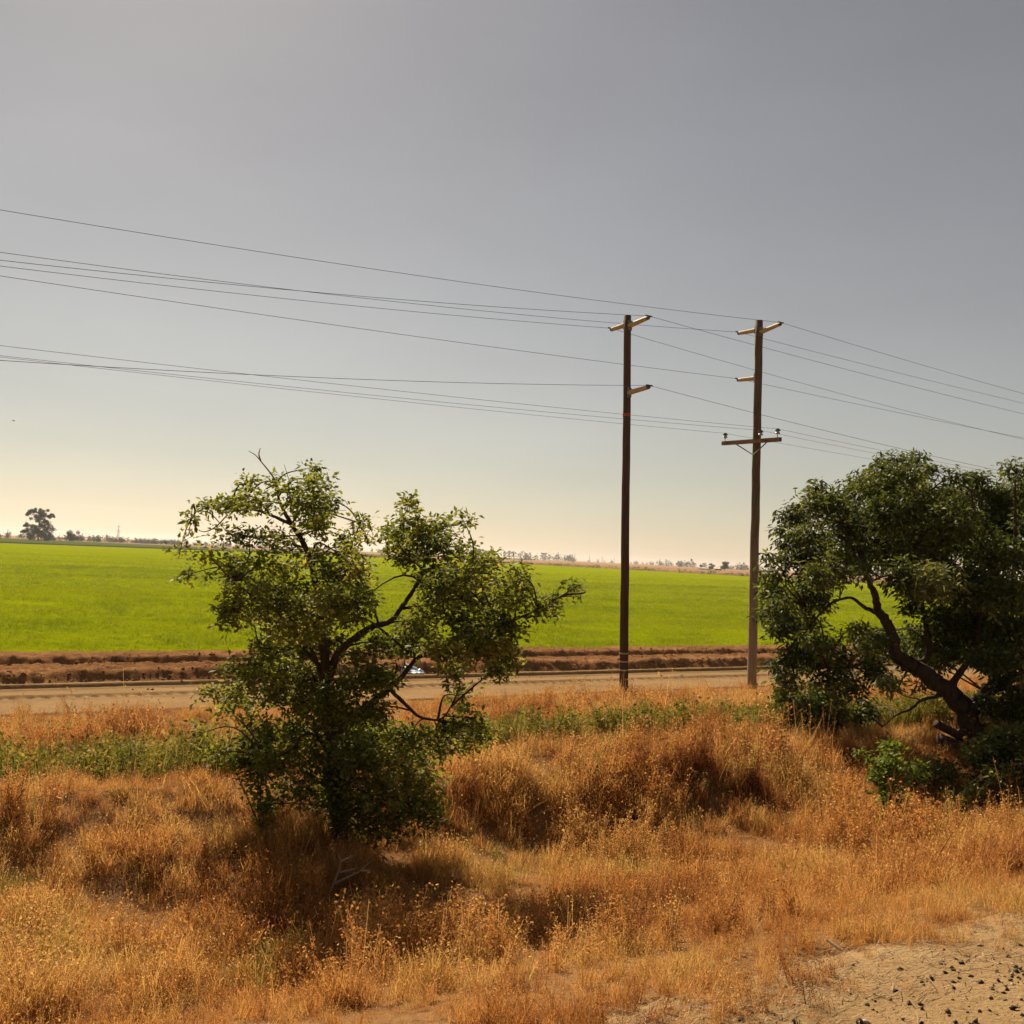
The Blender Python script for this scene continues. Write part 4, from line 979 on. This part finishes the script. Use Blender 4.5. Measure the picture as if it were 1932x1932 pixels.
# ------------------------------------------------------------------ small things
# blue plastic sheet on the ploughed strip
qx, qy, _ = P(797, 1255, 42.0)
for _ in range(20):
    zz = 4.5 - (1255 - (1008 + .0458 * 797)) / F * qy
    uu, v2 = uv(qx, qy); zg = float(z_plough(np.array([qx]), np.array([qy]), np.array([uu]), np.array([v2]))[0])
    qy = qy + (zz - zg) * 6 if abs(zz - zg) > .01 else qy; qx = (797 - CX) / F * qy
n = 16; gx, gy = np.meshgrid(np.linspace(-.36, .36, n), np.linspace(-.22, .22, n))
uu, v2 = uv(qx + gx, qy + gy)
gz = z_plough(qx + gx, qy + gy, uu, v2) + .05 + .20 * np.abs(fbm(gx * 6, gy * 6, 120, 3)) + .05 * np.exp(-(gx ** 2 + gy ** 2) * 12)
i = np.arange(n - 1)[:, None] * n + np.arange(n - 1)[None, :]
me = mesh_np('plastic_sheet', np.stack([gx + .08 * fbm(gx * 5, gy * 5, 121), gy, gz], -1).reshape(-1, 3), np.stack([i, i + 1, i + n + 1, i + n], -1).reshape(-1, 4))
o = link('plastic_sheet', me, BLUE); o.location = (qx, qy, 0); md = o.modifiers.new('thick', 'SOLIDIFY'); md.thickness = .004
tag(o, 'crumpled light blue plastic sheet on the turned earth behind the left tree', 'plastic sheet')

def stick(name, pts_px, d, r0, r1, mat, label, cat, lift=.0):
    """pts given in photo pixels; the first point is set on the ground"""
    q = P(*pts_px[0][0], d)
    for _ in range(30):
        zg = float(H(q[0], q[1])); 
        if q[2] > zg + .01: d += .05
        elif q[2] < zg - .01: d -= .04
        q = P(*pts_px[0][0], d)
    mb = MB()
    for line in pts_px:
        W = np.array([P(a, b, d + lift * i) for i, (a, b) in enumerate(line)]); c = catmull(W, 5) if len(W) > 2 else W
        mb.tube(c, np.linspace(r0, r1, len(c)), 7)
    return tag(mb.build(name, mat, org=tuple(q)), label, cat)
s6 = lambda a, b: ((600 + a * .207) / 1.06, (1640 + b * .207) / 1.06)
stick('dead_branch', [[s6(260, 760), s6(330, 605), s6(375, 490), s6(395, 400), s6(365, 335)], [s6(335, 612), s6(450, 560), s6(580, 490), s6(680, 400)], [s6(385, 505), s6(470, 488), s6(560, 465)], [s6(590, 492), s6(690, 482)], [s6(395, 400), s6(520, 340)]], 12.5, .020, .007, TWIG, 'forked pale dead branch standing in the grass below the left tree', 'branch')
s7 = lambda a, b: ((1100 + a * .4907) / 1.06, (1780 + b * .4907) / 1.06)
stick('stick', [[s7(1192, 246), s7(1160, 225), s7(1130, 203)]], 8.6, .014, .012, TWIG, 'short pale stick lying in the grass above the sandy shoulder', 'stick', .05)

# bird
q = P(25.5, 793.5, 55.0); mb = MB(); s_ = .13
V = [(-1.15, 0, -.05), (-.5, -.22, .16), (-.5, .22, .16), (0, -.3, .05), (0, .35, .05), (.5, -.22, .1), (.5, .22, .1), (1.2, 0, -.22), (0, 0, -.06), (0, 0, .10)]
mb.add(np.array(V) * s_ + q, [(0, 1, 2), (1, 3, 9), (1, 9, 2), (2, 9, 4), (3, 5, 9), (5, 6, 9), (6, 4, 9), (5, 7, 6), (1, 8, 3), (2, 4, 8), (1, 2, 8), (3, 8, 5), (5, 8, 6), (6, 8, 4)])
mb.tube(np.array([q + [0.0, -.09, -.01], q + [0, -.03, .0], q + [0, .07, 0], q + [0, .13, -.01]]), np.array([.008, .028, .026, .006]), 7)
tag(mb.build('bird', BIRDM, org=tuple(q)), 'tiny dark bird gliding in the sky at the left edge', 'bird')

# ------------------------------------------------------------------ haze
hz = MB(); hz.box((0, 4300, 22.5), (9300, 0, 0), (0, 4950, 0), (0, 0, 24.5))
m = bpy.data.materials.new('haze'); m.use_nodes = True; nt = m.node_tree
for n_ in list(nt.nodes): nt.nodes.remove(n_)
out = nt.nodes.new('ShaderNodeOutputMaterial'); pv = nt.nodes.new('ShaderNodeVolumePrincipled')
pv.inputs['Color'].default_value = (.88, .89, .92, 1); pv.inputs['Density'].default_value = .00006; pv.inputs['Anisotropy'].default_value = .35
nt.links.new(pv.outputs[0], out.inputs['Volume'])
HAZE = hz.build('haze', m); tag(HAZE, 'thin pale haze over the whole plain', kind='stuff')
